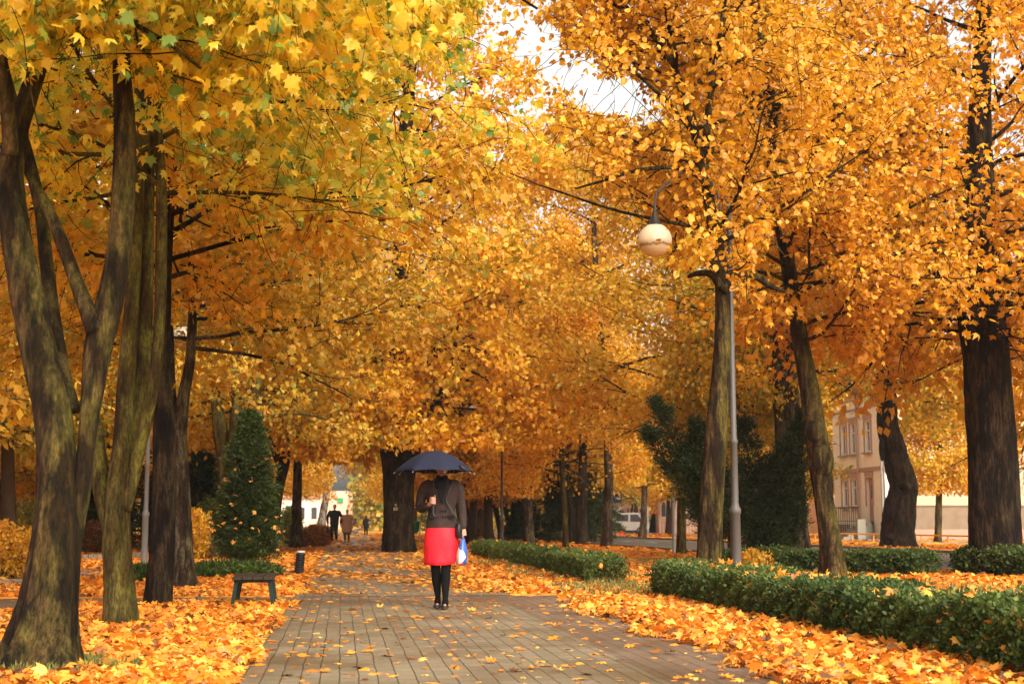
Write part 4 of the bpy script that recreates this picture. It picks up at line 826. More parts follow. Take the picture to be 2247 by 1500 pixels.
# ------------------------------------------------------------------ signs across the road
def tri(c, s, z, y, inset=0): h = s * .866; return [[c - s / 2 + inset * 1.73 / 1, y, z + inset], [c + s / 2 - inset * 1.73, y, z + inset], [c, y, z + h - inset * 2]]
gsn = gnd(1441, 1173); gsn[2] = 0; r = empty('road_sign', gsn); s_ = 3026 / gsn[1]
b = MB(); b.cyl([0, 0, 0], [0, 0, 3.4], .035, None, 10); b.build('post', M['steel'], r)
zt = (1149 - 1103) / s_ + .92; zb = (1149 - 1127) / s_ + .92; w1 = 30 / s_; w2 = 22 / s_
for (w_, z_, mat, nm, c_) in ((w1, zt, 'sign_orange', 'upper_panel', -.16), (w2, zb, 'sign_yellow', 'lower_panel', -.16)):
    b = MB(); b.prism(tri(c_, w_, z_, -.06), [0, .02, 0]); o = b.build(nm, M['sign_red'] if nm == 'lower_panel' else M['sign_red'], r)
    b = MB(); b.prism(tri(c_, w_, z_, -.075, .05), [0, .012, 0]); b.build('face', M[mat], o)
    b = MB(); y_ = -.085
    if nm == 'upper_panel':
        for sx in (-1, 1):
            q = [(.17, .10), (.17, .28), (.07, .44), (.07, .62)]
            for (x1, z1), (x2, z2) in zip(q, q[1:]): b.tube([[c_ + sx * x1 * w_, y_, z_ + z1 * w_ * .9], [c_ + sx * x2 * w_, y_, z_ + z2 * w_ * .9]], [.024 * w_ * 1.4] * 2, 8)
    else:
        for (x1, z1), (x2, z2), rr_s in [((-.13, .08), (-.06, .28), .03), ((.0, .08), (-.06, .28), .03), ((-.06, .28), (.02, .45), .045), ((.02, .42), (.12, .30), .022), ((.12, .36), (.16, .14), .014)]: b.tube([[c_ + x1 * w_, y_, z_ + z1 * w_], [c_ + x2 * w_, y_, z_ + z2 * w_]], [rr_s * w_] * 2, 8)
        b.ellip([c_ + .045 * w_, y_, z_ + .51 * w_], (.04 * w_, .02, .04 * w_), 10, 7); b.prism([[c_ + .1 * w_, y_, z_ + .08 * w_], [c_ + .28 * w_, y_, z_ + .08 * w_], [c_ + .19 * w_, y_, z_ + .17 * w_]], [0, .01, 0])
    b.build('symbol', M['black'], o)
b = MB(); b.box([0, 0, .06], [.9, .5, .12]); b.build('foot', M['sign_red'], r)
tag(r, 'two triangular orange and yellow roadworks signs stacked on one post', 'road sign')
gb_ = gnd(1352, 1177); gb_[2] = 0; s_ = 3026 / gb_[1]; r = empty('bus_stop_sign', gb_)
b = MB(); b.cyl([0, 0, 0], [0, 0, 3.0], .05, None, 10); b.build('post', M['steel'], r)
z0, z1 = (1149 - 1103) / s_ + .92, (1149 - 1077) / s_ + .92; x0 = -.22; w_ = 19 / s_
b = MB(); b.box([x0 + w_ / 2, -.07, (z0 + z1) / 2], [w_, .03, z1 - z0]); pn = b.build('panel', M['sign_blue'], r)
b = MB(); zc_ = z0 + (z1 - z0) * .58; b.box([x0 + w_ / 2, -.09, zc_], [w_ * .74, .012, (z1 - z0) * .60]); b.build('face', M['white'], pn)
b = MB(); b.box([x0 + w_ / 2, -.10, zc_ + .04], [w_ * .54, .01, .24]); b.cyl([x0 + w_ * .36, -.105, zc_ - .1], [x0 + w_ * .36, -.095, zc_ - .1], .05); b.cyl([x0 + w_ * .66, -.105, zc_ - .1], [x0 + w_ * .66, -.095, zc_ - .1], .05); b.build('symbol', M['black'], pn)
tag(r, 'blue bus stop sign with white panel, right of the dark spruce', 'bus stop sign')
g = gnd(1479, 1213); b = MB(); b.cyl(g, [g[0], g[1], 2.2], .055, .05, 12); b.box([g[0], g[1], 2.2], [.1, .1, .04]); tag(b.build('post', M['steel']), 'plain thin grey post beside the green trunk left of the yew', 'post')
for i, (x, y, h) in enumerate([(1362, 1172, .75), (1339, 1172, .35), (1368, 1173, .3)]):
    g = gnd(x, y); b = MB(); b.box([g[0], g[1], h * .12], [.45, .45, h * .24]); b.lathe([g[0], g[1], 0], [(.16, h * .24), (.05, h * .95), (.04, h)], 14); tag(b.build('traffic_cone', M['sign_red']), ['taller red traffic cone beside the bus stop sign post', 'small red cone left of the bus stop sign post', 'small red cone right of the bus stop sign post'][i], 'traffic cone', 'red cones at the bus stop')
# green bin behind the umbrella trunk
g = gnd(921, 1187); g[2] = 0; s_ = 3026 / g[1]; r = empty('litter_bin', g)
b = MB(); b.cyl([0, 0, 0], [0, 0, 1.15], .04); b.build('post', M['white'], r)
b = MB(); b.lathe([-.24, -.05, 0], [(.13, .48), (.19, .52), (.22, 1.0), (.235, 1.02), (.235, 1.06), (.16, 1.08)], 18); b.build('bucket', M['bin_green'], r, True)
tag(r, 'green litter bin on a white post behind the thick trunk', 'litter bin')
# yellow rail on the far verge
r = empty('low_rail', uv(54, 25)); b = MB(); o0 = uv(54, 25)
b.cyl(uv(52, 25, .44) - o0, uv(71, 25, .44) - o0, .035); b.build('rail', M['rail_yellow'], r)
for u in np.arange(52, 71.1, 2.7): b = MB(); p = uv(u, 25) - o0; b.cyl(p, p + [0, 0, .42], .03); b.build('post', M['rail_yellow'], r)
tag(r, 'low yellow pipe rail on the leafy verge in front of the townhouse', 'rail')

# ------------------------------------------------------------------ townhouse (local axes: x = u along the road, y = v away from it)
def house_root(name, u, v): 
    p = uv(u, v); r = empty(name, p, AX + math.pi / 2); return r           # local x -> DU, local -y -> DV
U0, V0 = 78.3, 32.0; r = house_root('townhouse', U0, V0); LEN = 8.5; DEP = 13; HT = 9.0
def pu(px): 
    k = (px - CX) / 3026.; return (V0 * DV[0] - k * V0 * DV[1]) / (k * DU[1] - DU[0]) - U0
# facade wall y=0 plane (faces +y local, i.e. the road)
b = MB(); wins = []
wz = [(2.0, 3.75), (5.3, 7.25)]; cols = [pu(1857), pu(1878), pu(1911)]
cuts = sorted(set([0, LEN] + [c - .52 for c in cols] + [c + .52 for c in cols])); zs = [0, 2.0, 3.75, 5.3, 7.25, HT]
for i in range(len(cuts) - 1):
    for j in range(len(zs) - 1):
        mid = (cuts[i] + cuts[i + 1]) / 2; isw = any(abs(mid - c) < .3 for c in cols) and j in (1, 3)
        isd = abs(mid - cols[2]) < .3 and j in (0, 1)
        if isw or isd: continue
        b.box([mid, -.2, (zs[j] + zs[j + 1]) / 2], [cuts[i + 1] - cuts[i], .4, zs[j + 1] - zs[j]])
b.build('wall', M['plaster'], r)
b = MB(); b.box([.2, -DEP / 2 - .2, HT / 2 + 1.0], [.4, DEP - .4, HT - 2.0]); b.build('side_wall', M['plaster_side'], r)
b = MB(); b.box([.19, -DEP / 2 - .2, 1.0], [.5, DEP - .4, 2.0]); b.box([.15, -DEP / 2 - .2, 2.0], [.55, DEP - .4, .06]); b.build('plinth', M['plinth'], r)
b = MB(); b.box([.17, -DEP / 2 - .2, .3], [.52, DEP - .4, .6]); b.box([LEN / 2, .02, 4.25], [LEN + .05, .09, .22]); b.box([LEN / 2, .02, 8.05], [LEN, .07, .12])
for c in cols:
    for (a_, z_) in wz:
        b.box([c - .58, .02, (a_ + z_) / 2], [.13, .06, z_ - a_]); b.box([c + .58, .02, (a_ + z_) / 2], [.13, .06, z_ - a_]); b.box([c, .03, z_ + .2], [1.35, .1, .28])
b.build('trim', M['brickred'], r)
b = MB(); b.box([LEN / 2, .1, HT + .12], [LEN + .5, .8, .25]); b.box([LEN / 2, .2, HT + .34], [LEN + .7, 1.0, .12]); b.box([-.05, -DEP / 2, HT + .34], [.6, DEP, .12]); b.build('cornice', M['plinth'], r)
b = MB(); b.prism([[-.3, .6, HT + .42], [-.3, -DEP, HT + .42], [-.3, -DEP / 2, HT + 2.0]], [LEN + .9, 0, 0]); b.build('roof', M['roof'], r)
b = MB(); b.box([LEN / 2, -DEP, HT / 2], [LEN, .3, HT]); b.box([LEN - .2, -DEP / 2, HT / 2], [.4, DEP - .6, HT]); b.build('back_wall', M['plaster_side'], r)
for i, c in enumerate(cols):
    for j, (a_, z_) in enumerate(wz):
        if i == 2 and j == 0: continue
        f = MB(); f.box([c - .47, -.16, (a_ + z_) / 2], [.1, .1, z_ - a_]); f.box([c + .47, -.16, (a_ + z_) / 2], [.1, .1, z_ - a_]); f.box([c, -.16, (a_ + z_) / 2], [.07, .1, z_ - a_ - .02])
        f.box([c, -.16, a_ + .05], [.86, .09, .1]); f.box([c, -.16, z_ - .05], [.86, .09, .1]); f.box([c, -.162, a_ + (z_ - a_) * .68], [.86, .085, .07]); fo = f.build('window', M['white'], r)
        g_ = MB(); g_.box([c, -.2, (a_ + z_) / 2], [.9, .02, z_ - a_ - .06]); g_.build('pane', M['glassy'], fo)
        sl = MB(); sl.box([c, .08, a_ - .07], [1.3, .28, .1]); sl.build('sill', M['kerb'], fo)
b = MB(); b.box([cols[2], -.2, 2.3], [1.0, .06, 2.5]); d_ = b.build('door', M['brickred'], r); b = MB(); b.box([cols[2], -.165, 2.9], [.5, .02, .8]); b.build('pane', M['glassy'], d_)
for c in (pu(1891), .12): b = MB(); b.cyl([c, .14, .1], [c, .14, HT], .07); b.build('downpipe', M['brickred'] if c > .2 else M['roof'], r)
b = MB()
for i in range(6): b.box([cols[2] + .0, .45 + i * .3, .16 * (5 - i) / 2 + .08], [1.8, .3, .16 * (6 - i)])
b.box([cols[2] + 2, .55, .45], [2.4, .9, .9]); b.build('steps', M['kerb'], r)
b = MB()
for i in range(12): b.cyl([cols[2] + 3.2 - i * .36, 1.1 + 0 * i, 0.1], [cols[2] + 3.2 - i * .36, 1.1, 1.95], .02, None, 6)
b.cyl([cols[2] + 3.3, 1.1, 1.95], [cols[2] - .9, 1.1, 1.95], .03, None, 6); b.cyl([cols[2] + 3.3, 1.1, 1.1], [cols[2] - .9, 1.1, 1.1], .02, None, 6); b.build('railing', M['black'], r)
b = MB(); b.box([cols[2] - 1.15, 1.1, .6], [.35, .5, 1.2]); b.build('gate_pier', M['kerb'], r)
b = MB(); b.box([pu(1838) - .2, .25, 6.1], [.04, .5, .05]); b.ellip([pu(1838) - .2, .5, 6.1], (.09, .09, .14), 10, 7); b.build('wall_lamp', M['black'], r)
tag(r, 'two storey cream townhouse with pink brown trim, railed steps and blank side wall', 'house')

# ------------------------------------------------------------------ other houses, seen in scraps
def box_house(name, lab, px0, px1, y_base, ztop, mat, extras=None, dep=8):
    a = gnd(px0, y_base); c = gnd(px1, y_base); Y = a[1]; r = empty(name, [(a[0] + c[0]) / 2, Y, 0]); w_ = c[0] - a[0]
    b = MB(); b.box([0, dep / 2, ztop / 2], [w_, dep, ztop]); b.build('wall', mat, r)
    if extras: extras(r, w_, ztop, dep)
    return tag(r, lab, 'building')
def shop(r, w, z, d):
    b = MB(); b.prism([[-w * .5, -.3, z], [w * .5, -.3, z], [w * .12, -.3, z + 2.6]], [0, d, 0]); b.build('gable', M['white'], r)
    b = MB(); 
    for i in range(3): b.prism([[w * (.0 + i * .14), -.38, z * .62], [w * (.11 + i * .14), -.38, z * .62], [w * (.11 + i * .14), -.38, z * (1.2 - abs(i - .6) * .15)], [w * (.0 + i * .14), -.38, z * (1.1 - abs(i - .6) * .15)]], [0, .06, 0])
    b.build('glazing', M['glass_light'], r)
    b = MB(); b.box([w * .1, -.4, z * .5], [w * .62, .1, z * .14]); s_ = b.build('sign_board', M['pinkwall'], r)
    b = MB()
    for i in range(5): b.box([w * (-.05 + i * .08), -.47, z * .5], [w * .03, .03, z * .07])
    b.build('lettering', M['black'], s_)
    b = MB(); b.box([w * .1, -.35, z * .2], [w * .7, .1, z * .36]); b.build('shop_front', M['glassy'], r)
    b = MB(); b.tube([[-w * .4, -.4, z + .6], [w * .0, -.4, z + 2.4]], [.09, .09], 6)
    for i in range(7): b.box([-w * .38 + i * w * .10, -.42, z + 1.5 + .25 * (i % 3)], [w * .06, .08, .5], 0, 0, np.array(Matrix.Rotation(.3 * (i % 3 - 1), 3, 'Y')))
    b.build('roof_sign', M['sign_red'], r)
box_house('shop', 'white glass fronted shop with red roof lettering, far across the road', 1340, 1424, 1168.5, 4.6, M['white'], shop)
def pinkh(r, w, z, d):
    b = MB(); b.prism([[-w / 2 - .2, -.4, z], [w / 2 + .2, -.4, z], [w / 2 + .2, d / 2, z + 2.5], [-w / 2 - .2, d / 2, z + 2.5]], [0, 0, .2]); b.build('roof', M['brickred'], r)
    for i in range(4):
        f = MB(); f.box([-w / 2 + w * (i + .5) / 4, -.05, z * .55], [w * .14, .12, z * .4]); fo = f.build('window', M['white'], r)
        g_ = MB(); g_.box([-w / 2 + w * (i + .5) / 4, -.12, z * .55], [w * .11, .03, z * .34]); g_.build('pane', M['glassy'], fo)
    b = MB()
    for i in range(14): b.box([-w / 2 + w * i / 13, -3, .6], [.08, .08, 1.2])
    b.box([0, -3, 1.1], [w, .05, .06]); b.build('fence', M['brickred'], r)
box_house('house', 'low pink house behind the orange triangular signs', 1446, 1530, 1168.5, 4.4, M['pinkwall'], pinkh)
box_house('house', 'red roofed outbuilding left of the townhouse', 1800, 1836, 1170, 3.4, M['pinkwall'], pinkh, 5)
box_house('house', 'pale low house behind the trunks left of the walking couple', 596, 702, 1166, 4.0, M['plaster'], lambda r, w, z, d: pinkh(r, w, z, d))
box_house('house', 'pink hazy house at the far end of the path', 722, 762, 1160, 7.0, M['pinkwall'], lambda r, w, z, d: (lambda b: (b.box([w * .1, -.2, z * .75], [w * .3, .2, .9]), b.build('sign_board', M['bin_green'], r)))(MB()))

# ------------------------------------------------------------------ parked white van
g = gnd(1366, 1171); g[2] = 0; r = empty('parked_van', g, .15)
b = MB(); side = [(-2.3, .35), (2.3, .35), (2.35, 1.0), (1.9, 1.15), (1.35, 1.95), (-2.2, 2.0), (-2.35, 1.6)]
b.prism([[x, -.85, z] for x, z in side], [0, 1.7, 0]); b.build('body', M['van_paint'], r)
b = MB(); b.prism([[.55, -.875, 1.15], [1.7, -.875, 1.15], [1.25, -.875, 1.8], [.55, -.875, 1.8]], [0, .02, 0]); b.box([-.3, -.865, 1.48], [1.3, .02, .6]); b.build('window', M['glassy'], r)
for x in (-1.5, 1.45):
    b = MB(); b.cyl([x, -.9, .33], [x, -.68, .33], .33, None, 20); w_ = b.build('wheel', M['black'], r); b = MB(); b.cyl([x, -.92, .33], [x, -.905, .33], .18, None, 16); b.build('rim', M['pole_light'], w_)
b = MB(); b.box([2.33, -.6, .85], [.06, .3, .18]); b.build('headlight', M['glass_light'], r)
tag(r, 'white van parked behind the blue bus stop sign', 'van')
# ------------------------------------------------------------------ people
M['skin'] = flat('skin', (.42, .21, .14), .55, .35, 0, .06, 30)
M['tights'] = flat('black_tights', (.004, .0035, .004), .85, .1)
M['skirt'] = flat('red_skirt_cloth', (.70, .012, .026), .6, .25, 0, .12, 5, .6)
def tweed():
    t = NT('brown_tweed'); n = t.noise(t.coord('Object', (1, 1, .25)), 160, 2); n2 = t.noise(t.coord(), 7, 3)
    w = t.n('ShaderNodeTexWave'); w.inputs['Scale'].default_value = 34; w.inputs['Distortion'].default_value = .4; t.l(t.coord(), w.inputs[0])
    c = t.ramp(t.math('ADD', t.math('MULTIPLY', n, .6), t.math('MULTIPLY', w.outputs['Fac'], .35)), [(.25, (.015, .009, .008)), (.6, (.052, .032, .028)), (.8, (.11, .075, .065))]); c = t.mix(1.0, c, t.ramp(n2, [(.3, (.75, .75, .75)), (.7, (1.1, 1.1, 1.1))]), 'MULTIPLY')
    return t.pbr(c, .9, t.bump(n, .3, .003), .1)
M['tweed'] = tweed()
M['blackcloth'] = flat('black_cloth', (.010, .009, .010), .85, .15)
M['coat_black'] = flat('black_coat', (.012, .012, .014), .85, .15)
M['tan'] = flat('tan_coat', (.30, .155, .085), .85, .1, 0, .1)
M['stocking'] = flat('brown_stockings', (.10, .04, .025), .7, .2)
M['hair_dark'] = flat('dark_brown_hair', (.03, .014, .008), .6, .3, 0, .4, 60)
M['hair_grey'] = flat('short_grey_brown_hair', (.07, .05, .04), .7, .3, 0, .4, 60)
M['navy'] = flat('navy_umbrella_cloth', (.016, .018, .036), .75, .12, 0, .1, 3)
M['lips'] = flat('lips', (.40, .05, .04), .5, .3)
def bagmat():
    t = NT('printed_plastic_bag'); n = t.n('ShaderNodeTexVoronoi'); n.inputs['Scale'].default_value = 9; t.l(t.coord(), n.inputs[0]); s = t.n('ShaderNodeSeparateColor'); t.l(n.outputs['Color'], s.inputs[0])
    c = t.ramp(s.outputs[0], [(0, (.70, .68, .66)), (.45, (.70, .68, .66)), (.46, (.03, .10, .40)), (.78, (.05, .14, .45)), (.79, (.65, .04, .04)), (1, (.6, .03, .03))], 'CONSTANT')
    return t.pbr(c, .35, None, .5)
M['bag'] = bagmat()
def ev_mesh(o, name):
    dg = bpy.context.evaluated_depsgraph_get(); dg.update(); me = bpy.data.meshes.new_from_object(o.evaluated_get(dg)); old = o.data; o.modifiers.clear(); o.data = me; me.name = name; bpy.data.meshes.remove(old)
    me.polygons.foreach_set('use_smooth', np.ones(len(me.polygons), bool)); return o
def fuse(mb, name, mat, voxel, parent=None, smooth=3):
    o = mb.build(name, mat, parent, True); m = o.modifiers.new('r', 'REMESH'); m.mode = 'VOXEL'; m.voxel_size = voxel
    if smooth: s = o.modifiers.new('s', 'SMOOTH'); s.factor = .5; s.iterations = smooth
    ev_mesh(o, name)
    if not o.data.materials: o.data.materials.append(mat)
    return o
def limb(b, pts, rads, k=14): 
    q = catmull(pts, len(pts) * 6); r = np.interp(np.linspace(0, len(pts) - 1, len(q)), range(len(pts)), rads); b.tube(q, r, k)
    b.ellip(q[0], (r[0],) * 3, 12, 8); b.ellip(q[-1], (r[-1],) * 3, 12, 8)
def loft(b, rings, k=28, fold=0.0, ph=0.0):
    a = np.linspace(0, 2 * np.pi, k, endpoint=False); R = []
    for (x, y, z, rx, ry) in rings: f = 1 + fold * np.sin(a * 7 + z * 9 + ph) * (1 if fold else 0); R.append(np.stack([x + rx * np.cos(a) * f, y + ry * np.sin(a) * f, np.full(k, z)], 1))
    b.rings(R)
def hang_hand(b, w, d, s=1.0, side=1, curl=.6):
    """hand hanging from wrist w along d with five curled fingers"""
    d = norm(np.array(d, float)); x = norm(np.cross(d, [0, 1, 0])); f = norm(np.cross(x, d)); w = np.array(w)
    b.tube([w, w + d * .03 * s, w + d * .085 * s], [.024 * s, .034 * s, .036 * s], 12, ell=(1.15, .5))
    for i, (o_, L) in enumerate(((-.03, .068), (-.011, .076), (.010, .071), (.029, .056))):
        p0 = w + d * .085 * s + f * 0 + np.cross(x, [0, 0, 0]) + f * (o_ * s); 
        p1 = p0 + d * L * .5 * s + x * side * .008; p2 = p1 + norm(d * (1 - curl) + x * side * curl) * L * .33 * s; p3 = p2 + norm(d * (-.3) + x * side) * L * .3 * s
        b.tube(catmull([p0, p1, p2, p3], 9), np.linspace(.0092, .0072, 9) * s, 8)
    t0 = w + d * .03 * s - f * .03 * s; b.tube(catmull([t0, t0 + d * .03 * s - f * .018 * s, t0 + d * .06 * s - f * .012 * s + x * side * .02], 8), np.linspace(.013, .009, 8) * s, 8)
def head(b, c, s=1.0, face=-1):
    c = np.array(c, float); k, n = 28, 20; R = []
    for t in np.linspace(.04, np.pi - .04, n):
        z = -math.cos(t); a = np.linspace(0, 2 * np.pi, k, endpoint=False)
        rx = .074 * math.sin(t); ry = .093 * math.sin(t)
        if z < 0: rx *= 1 + .10 * z; ry *= 1 + .10 * z
        R.append(np.stack([c[0] + s * rx * np.cos(a), c[1] + s * (ry * np.sin(a) - face * .012 * min(z, 0) * face), np.full(k, c[2] + s * .115 * z)], 1))
    b.rings(R); y = face
    b.tube([c + s * np.array([0, y * .088, .012]), c + s * np.array([0, y * .104, -.012]), c + s * np.array([0, y * .113, -.028]), c + s * np.array([0, y * .088, -.036])], [.008 * s, .011 * s, .015 * s, .009 * s], 10)
    b.ellip(c + s * np.array([0, y * .080, -.062]), (.026 * s, .014 * s, .010 * s), 12, 8); b.ellip(c + s * np.array([0, y * .070, -.098]), (.028 * s, .022 * s, .020 * s), 12, 8)
    for sx in (-1, 1): b.ellip(c + s * np.array([sx * .075, .008, -.012]), (.010 * s, .020 * s, .032 * s), 10, 8); b.ellip(c + s * np.array([sx * .03, y * .084, .018]), (.017 * s, .010 * s, .008 * s), 10, 7)
def person_root(b, lab, org, rz, voxel, sc=1.0, mat='skin'):
    o = fuse(b, 'person', M[mat], voxel); o.location = Vector(org); o.rotation_euler = (0, 0, rz); o.scale = (sc,) * 3; return tag(o, lab, 'person')

# ---- the woman with the umbrella
WY = gnd(968, 1336)[1]; worg = gnd(968, 1336); worg[2] = .012; WS = 3026 / WY
b = MB()
aL, eL, wL = [-.175, .0, 1.345], [-.235, .03, 1.09], [-.12, -.20, 1.12]; aR, eR, wR = [.165, .0, 1.345], [.215, .04, 1.09], [.232, -.02, .865]
loft(b, [(0, 0, .80, .10, .08), (0, 0, .86, .165, .11), (0, 0, .95, .155, .105), (0, 0, 1.04, .125, .09), (0, 0, 1.16, .135, .09), (0, 0, 1.28, .15, .09), (0, 0, 1.33, .13, .07), (0, 0, 1.39, .07, .06)])
b.tube([[0, .01, 1.36], [0, 0, 1.42], [0, -.01, 1.50]], [.056, .05, .05], 16); head(b, [0, -.02, 1.545])
limb(b, [aL, eL, wL], [.036, .032, .025]); limb(b, [aR, eR, wR], [.036, .032, .025])
for (h_, k_, an) in (([-.075, 0, .84], [-.062, -.03, .46], [-.038, .02, .10]), ([.075, 0, .84], [.052, -.02, .46], [.052, -.14, .09])):
    limb(b, [h_, [(h_[0] + k_[0]) / 2, -.02, .64], k_, [(k_[0] + an[0]) / 2, (k_[1] + an[1]) / 2 + .025, .30], an], [.07, .058, .042, .040, .026])
    b.tube([[an[0], an[1], an[2]], [an[0], an[1] - .04, .055], [an[0], an[1] - .13, .025]], [.026, .024, .02], 12)
# gripping hand round the umbrella stick, five fingers closed on it
hx, hy = -.082, -.235
b.tube([wL, [-.112, -.222, 1.135], [-.108, -.225, 1.18]], [.024, .030, .030], 12, ell=(.6, 1.1)); b.ellip([-.106, -.224, 1.155], (.02, .03, .045), 12, 9)
for i, z in enumerate((1.190, 1.168, 1.147, 1.127)):
    k_ = [1, 1.05, 1, .85][i]
    b.tube(catmull([[-.112, -.245, z], [-.098, -.266 * 1.0, z + .002], [hx + .004, hy - .034 * k_, z], [hx + .024, hy - .016, z - .003], [hx + .018, hy + .008, z - .004]], 12), np.linspace(.0098, .0078, 12), 8)
b.tube(catmull([[-.106, -.215, 1.165], [-.09, -.21, 1.192], [hx + .012, hy + .012, 1.208], [hx + .024, hy - .008, 1.213]], 10), np.linspace(.013, .009, 10), 8)
hang_hand(b, wR, [.02, -.02, -1], 1.0, -1, .7)
W_ = person_root(b, 'woman in brown tweed jacket and red skirt walking under a navy umbrella', worg, 0, .0062)
b = MB(); loft(b, [(0, 0, .865, .180, .128), (0, 0, .93, .172, .122), (0, 0, 1.04, .146, .108), (0, 0, 1.12, .152, .112), (0, -.005, 1.22, .176, .122), (0, -.003, 1.30, .186, .112), (0, 0, 1.355, .172, .088), (0, .004, 1.39, .10, .072), (0, .01, 1.405, .075, .066)], 40, .012)
limb(b, [[-.155, 0, 1.34], [-.192, .005, 1.30], [-.232, .032, 1.19], eL, [-.20, -.05, 1.085], [-.145, -.165, 1.105]], [.055, .064, .055, .054, .05, .040])
limb(b, [[.145, 0, 1.34], [.178, .005, 1.30], [.20, .03, 1.19], [.218, .04, 1.08], [.228, .01, .97], [.232, -.015, .885]], [.055, .064, .055, .050, .047, .042])
j = fuse(b, 'jacket', M['tweed'], .0085, W_, 2)
b = MB()
for sx, x0 in ((-1, -.035), (1, .055)): b.prism([[x0 * .4, -.118, 1.14], [sx * .075, -.112, 1.33], [sx * .045, -.10, 1.385], [sx * .02, -.118, 1.26]][::sx], [0, .012, 0])
b.build('lapel', M['tweed'], j)
for x, z in ((.01, 1.05), (.045, 1.05), (.015, .985), (.05, .985)): b = MB(); b.tube([[x, -.128, z], [x, -.112, z]], [.011, .011], 10); b.build('button', M['blackcloth'], j)
for sx in (-1, 1): b = MB(); b.box([sx * .098, -.108, .985], [.085, .022, .035], -sx * .38); b.build('pocket_flap', M['blackcloth'], j)
b = MB(); loft(b, [(0, -.01, 1.365, .078, .070), (0, -.012, 1.40, .068, .065), (0, -.01, 1.44, .062, .062)], 24, .04); b.prism([[-.065, -.125, 1.37], [.06, -.125, 1.37], [.035, -.137, 1.2], [.01, -.132, 1.12], [-.03, -.137, 1.2]], [0, .03, 0]); b.ellip([-.01, -.098, 1.33], (.07, .04, .06), 14, 10); fuse(b, 'scarf', M['blackcloth'], .008, W_, 2)
b = MB(); rg_ = []; a = np.linspace(0, 2 * np.pi, 56, endpoint=False); R = []
for z, rx, ry in ((.90, .150, .105), (.86, .166, .115), (.82, .178, .124), (.76, .188, .13), (.70, .187, .13), (.64, .183, .128), (.58, .178, .126), (.52, .174, .126), (.478, .172, .126), (.470, .162, .116)):
    w_ = (0.9 - z) * .085; f = 1 + w_ * (np.sin(a * 5 + z * 9) + .7 * np.sin(a * 9 - z * 17 + 1) + .4 * np.sin(a * 14 + z * 30)); R.append(np.stack([-.002 + (0.9 - z) * -.02 + rx * np.cos(a) * f, ry * np.sin(a) * f - .01, z + .010 * np.sin(a * 2 + 1) * (z < .6) + (.012 * np.cos(a)) * (z < .6)], 1))
b.rings(R, 0, False); b.build('skirt', M['skirt'], W_, True)
for i, (k_, an) in enumerate((([-.062, -.03, .46], [-.038, .02, .10]), ([.052, -.02, .46], [.052, -.14, .09]))):
    b = MB(); limb(b, [[k_[0] * 1.1, -.01, .60], k_, [(k_[0] + an[0]) / 2 - .004, (k_[1] + an[1]) / 2 + .028, .30], [an[0], an[1], .13], [an[0], an[1] - .012, .085]], [.068, .055, .052, .031, .032]); b.tube([[an[0], an[1], .09], [an[0], an[1] - .045, .062], [an[0], an[1] - .09, .045]], [.036, .038, .036], 12); fuse(b, 'stocking', M['tights'], .007, W_, 2)
    b = MB(); R = []
    for t, w_, h_, zz in ((0, .022, .03, .062), (.02, .034, .042, .062), (.08, .036, .034, .050), (.14, .043, .026, .030), (.19, .040, .020, .022), (.225, .018, .012, .016)): 
        aa = np.linspace(0, 2 * np.pi, 16, endpoint=False); R.append(np.stack([an[0] + w_ * np.cos(aa), np.full(16, an[1] + .045 - t), zz + h_ * np.sin(aa) * .8], 1))
    b.rings(R); b.tube([[an[0], an[1] + .03, .05], [an[0], an[1] + .034, -.01]], [.02, .012], 8); b.build('shoe', M['black'], W_, True)
b = MB(); b.ellip([0, .01, 1.575], (.087, .10, .098), 24, 16)
for a in np.linspace(.35, 2.8, 16): p = np.array([.075 * math.cos(a), .012 + .085 * math.sin(a), 1.56]); b.tube(catmull([p, p * [1.12, 1.1, 1] + [0, 0, -.05], p * [1.05, 1.05, 1] + [0, 0, -.10]], 8), [.022] * 6 + [.018, .008], 8)
fuse(b, 'hair', M['hair_dark'], .009, W_, 1)
b = MB(); b.ellip([0, -.104, 1.483], (.024, .008, .009), 12, 8); b.build('mouth', M['lips'], W_, True)
# umbrella
uo = worg + np.array([-.07, -.225, 0]); r = empty('umbrella', uo); tilt = None
Rc, Hc, zr = .445, .235, 1.462
b = MB(); K = 8; NR = 10; NS = 8; rings = []
for i in range(NR + 1):
    f = i / NR; ring = []
    for s_ in range(K):
        for t in range(NS):
            a0 = (s_ + .38) * 2 * math.pi / K; a1 = a0 + 2 * math.pi / K; tt = t / NS; p0 = np.array([math.cos(a0), math.sin(a0)]); p1 = np.array([math.cos(a1), math.sin(a1)])
            q = (p0 * (1 - tt) + p1 * tt); sag = 4 * tt * (1 - tt); q = q * (1 - .045 * sag * f); rr_q = Rc * f; z = zr + Hc * (1 - f ** 1.9) + .018 * sag * f ** 2
            ring.append([q[0] * rr_q, q[1] * rr_q, z])
    rings.append(ring)
rings[0] = [[x * .0 + .006 * math.cos(i), .006 * math.sin(i), zr + Hc] for i, (x, y, z) in enumerate(rings[0])]
b.rings(rings, 0, False); c_ = b.build('canopy', M['navy'], r, True); sm = c_.modifiers.new('t', 'SOLIDIFY'); sm.thickness = .0015
for s_ in range(K):
    a0 = (s_ + .38) * 2 * math.pi / K; P = np.array([[math.cos(a0) * Rc * f, math.sin(a0) * Rc * f, zr + Hc * (1 - f ** 1.9) - .006] for f in np.linspace(.02, 1.012, 14)]); b = MB(); b.tube(P, np.full(14, .0022), 6); b.ellip(P[-1], (.006, .006, .006), 8, 6); rb = b.build('rib', M['steel'], r)
    b = MB(); b.tube([[0, 0, 1.50], P[7]], [.002, .002], 5); b.build('strut', M['steel'], rb)
hk = [0.0 - .012, -.01]
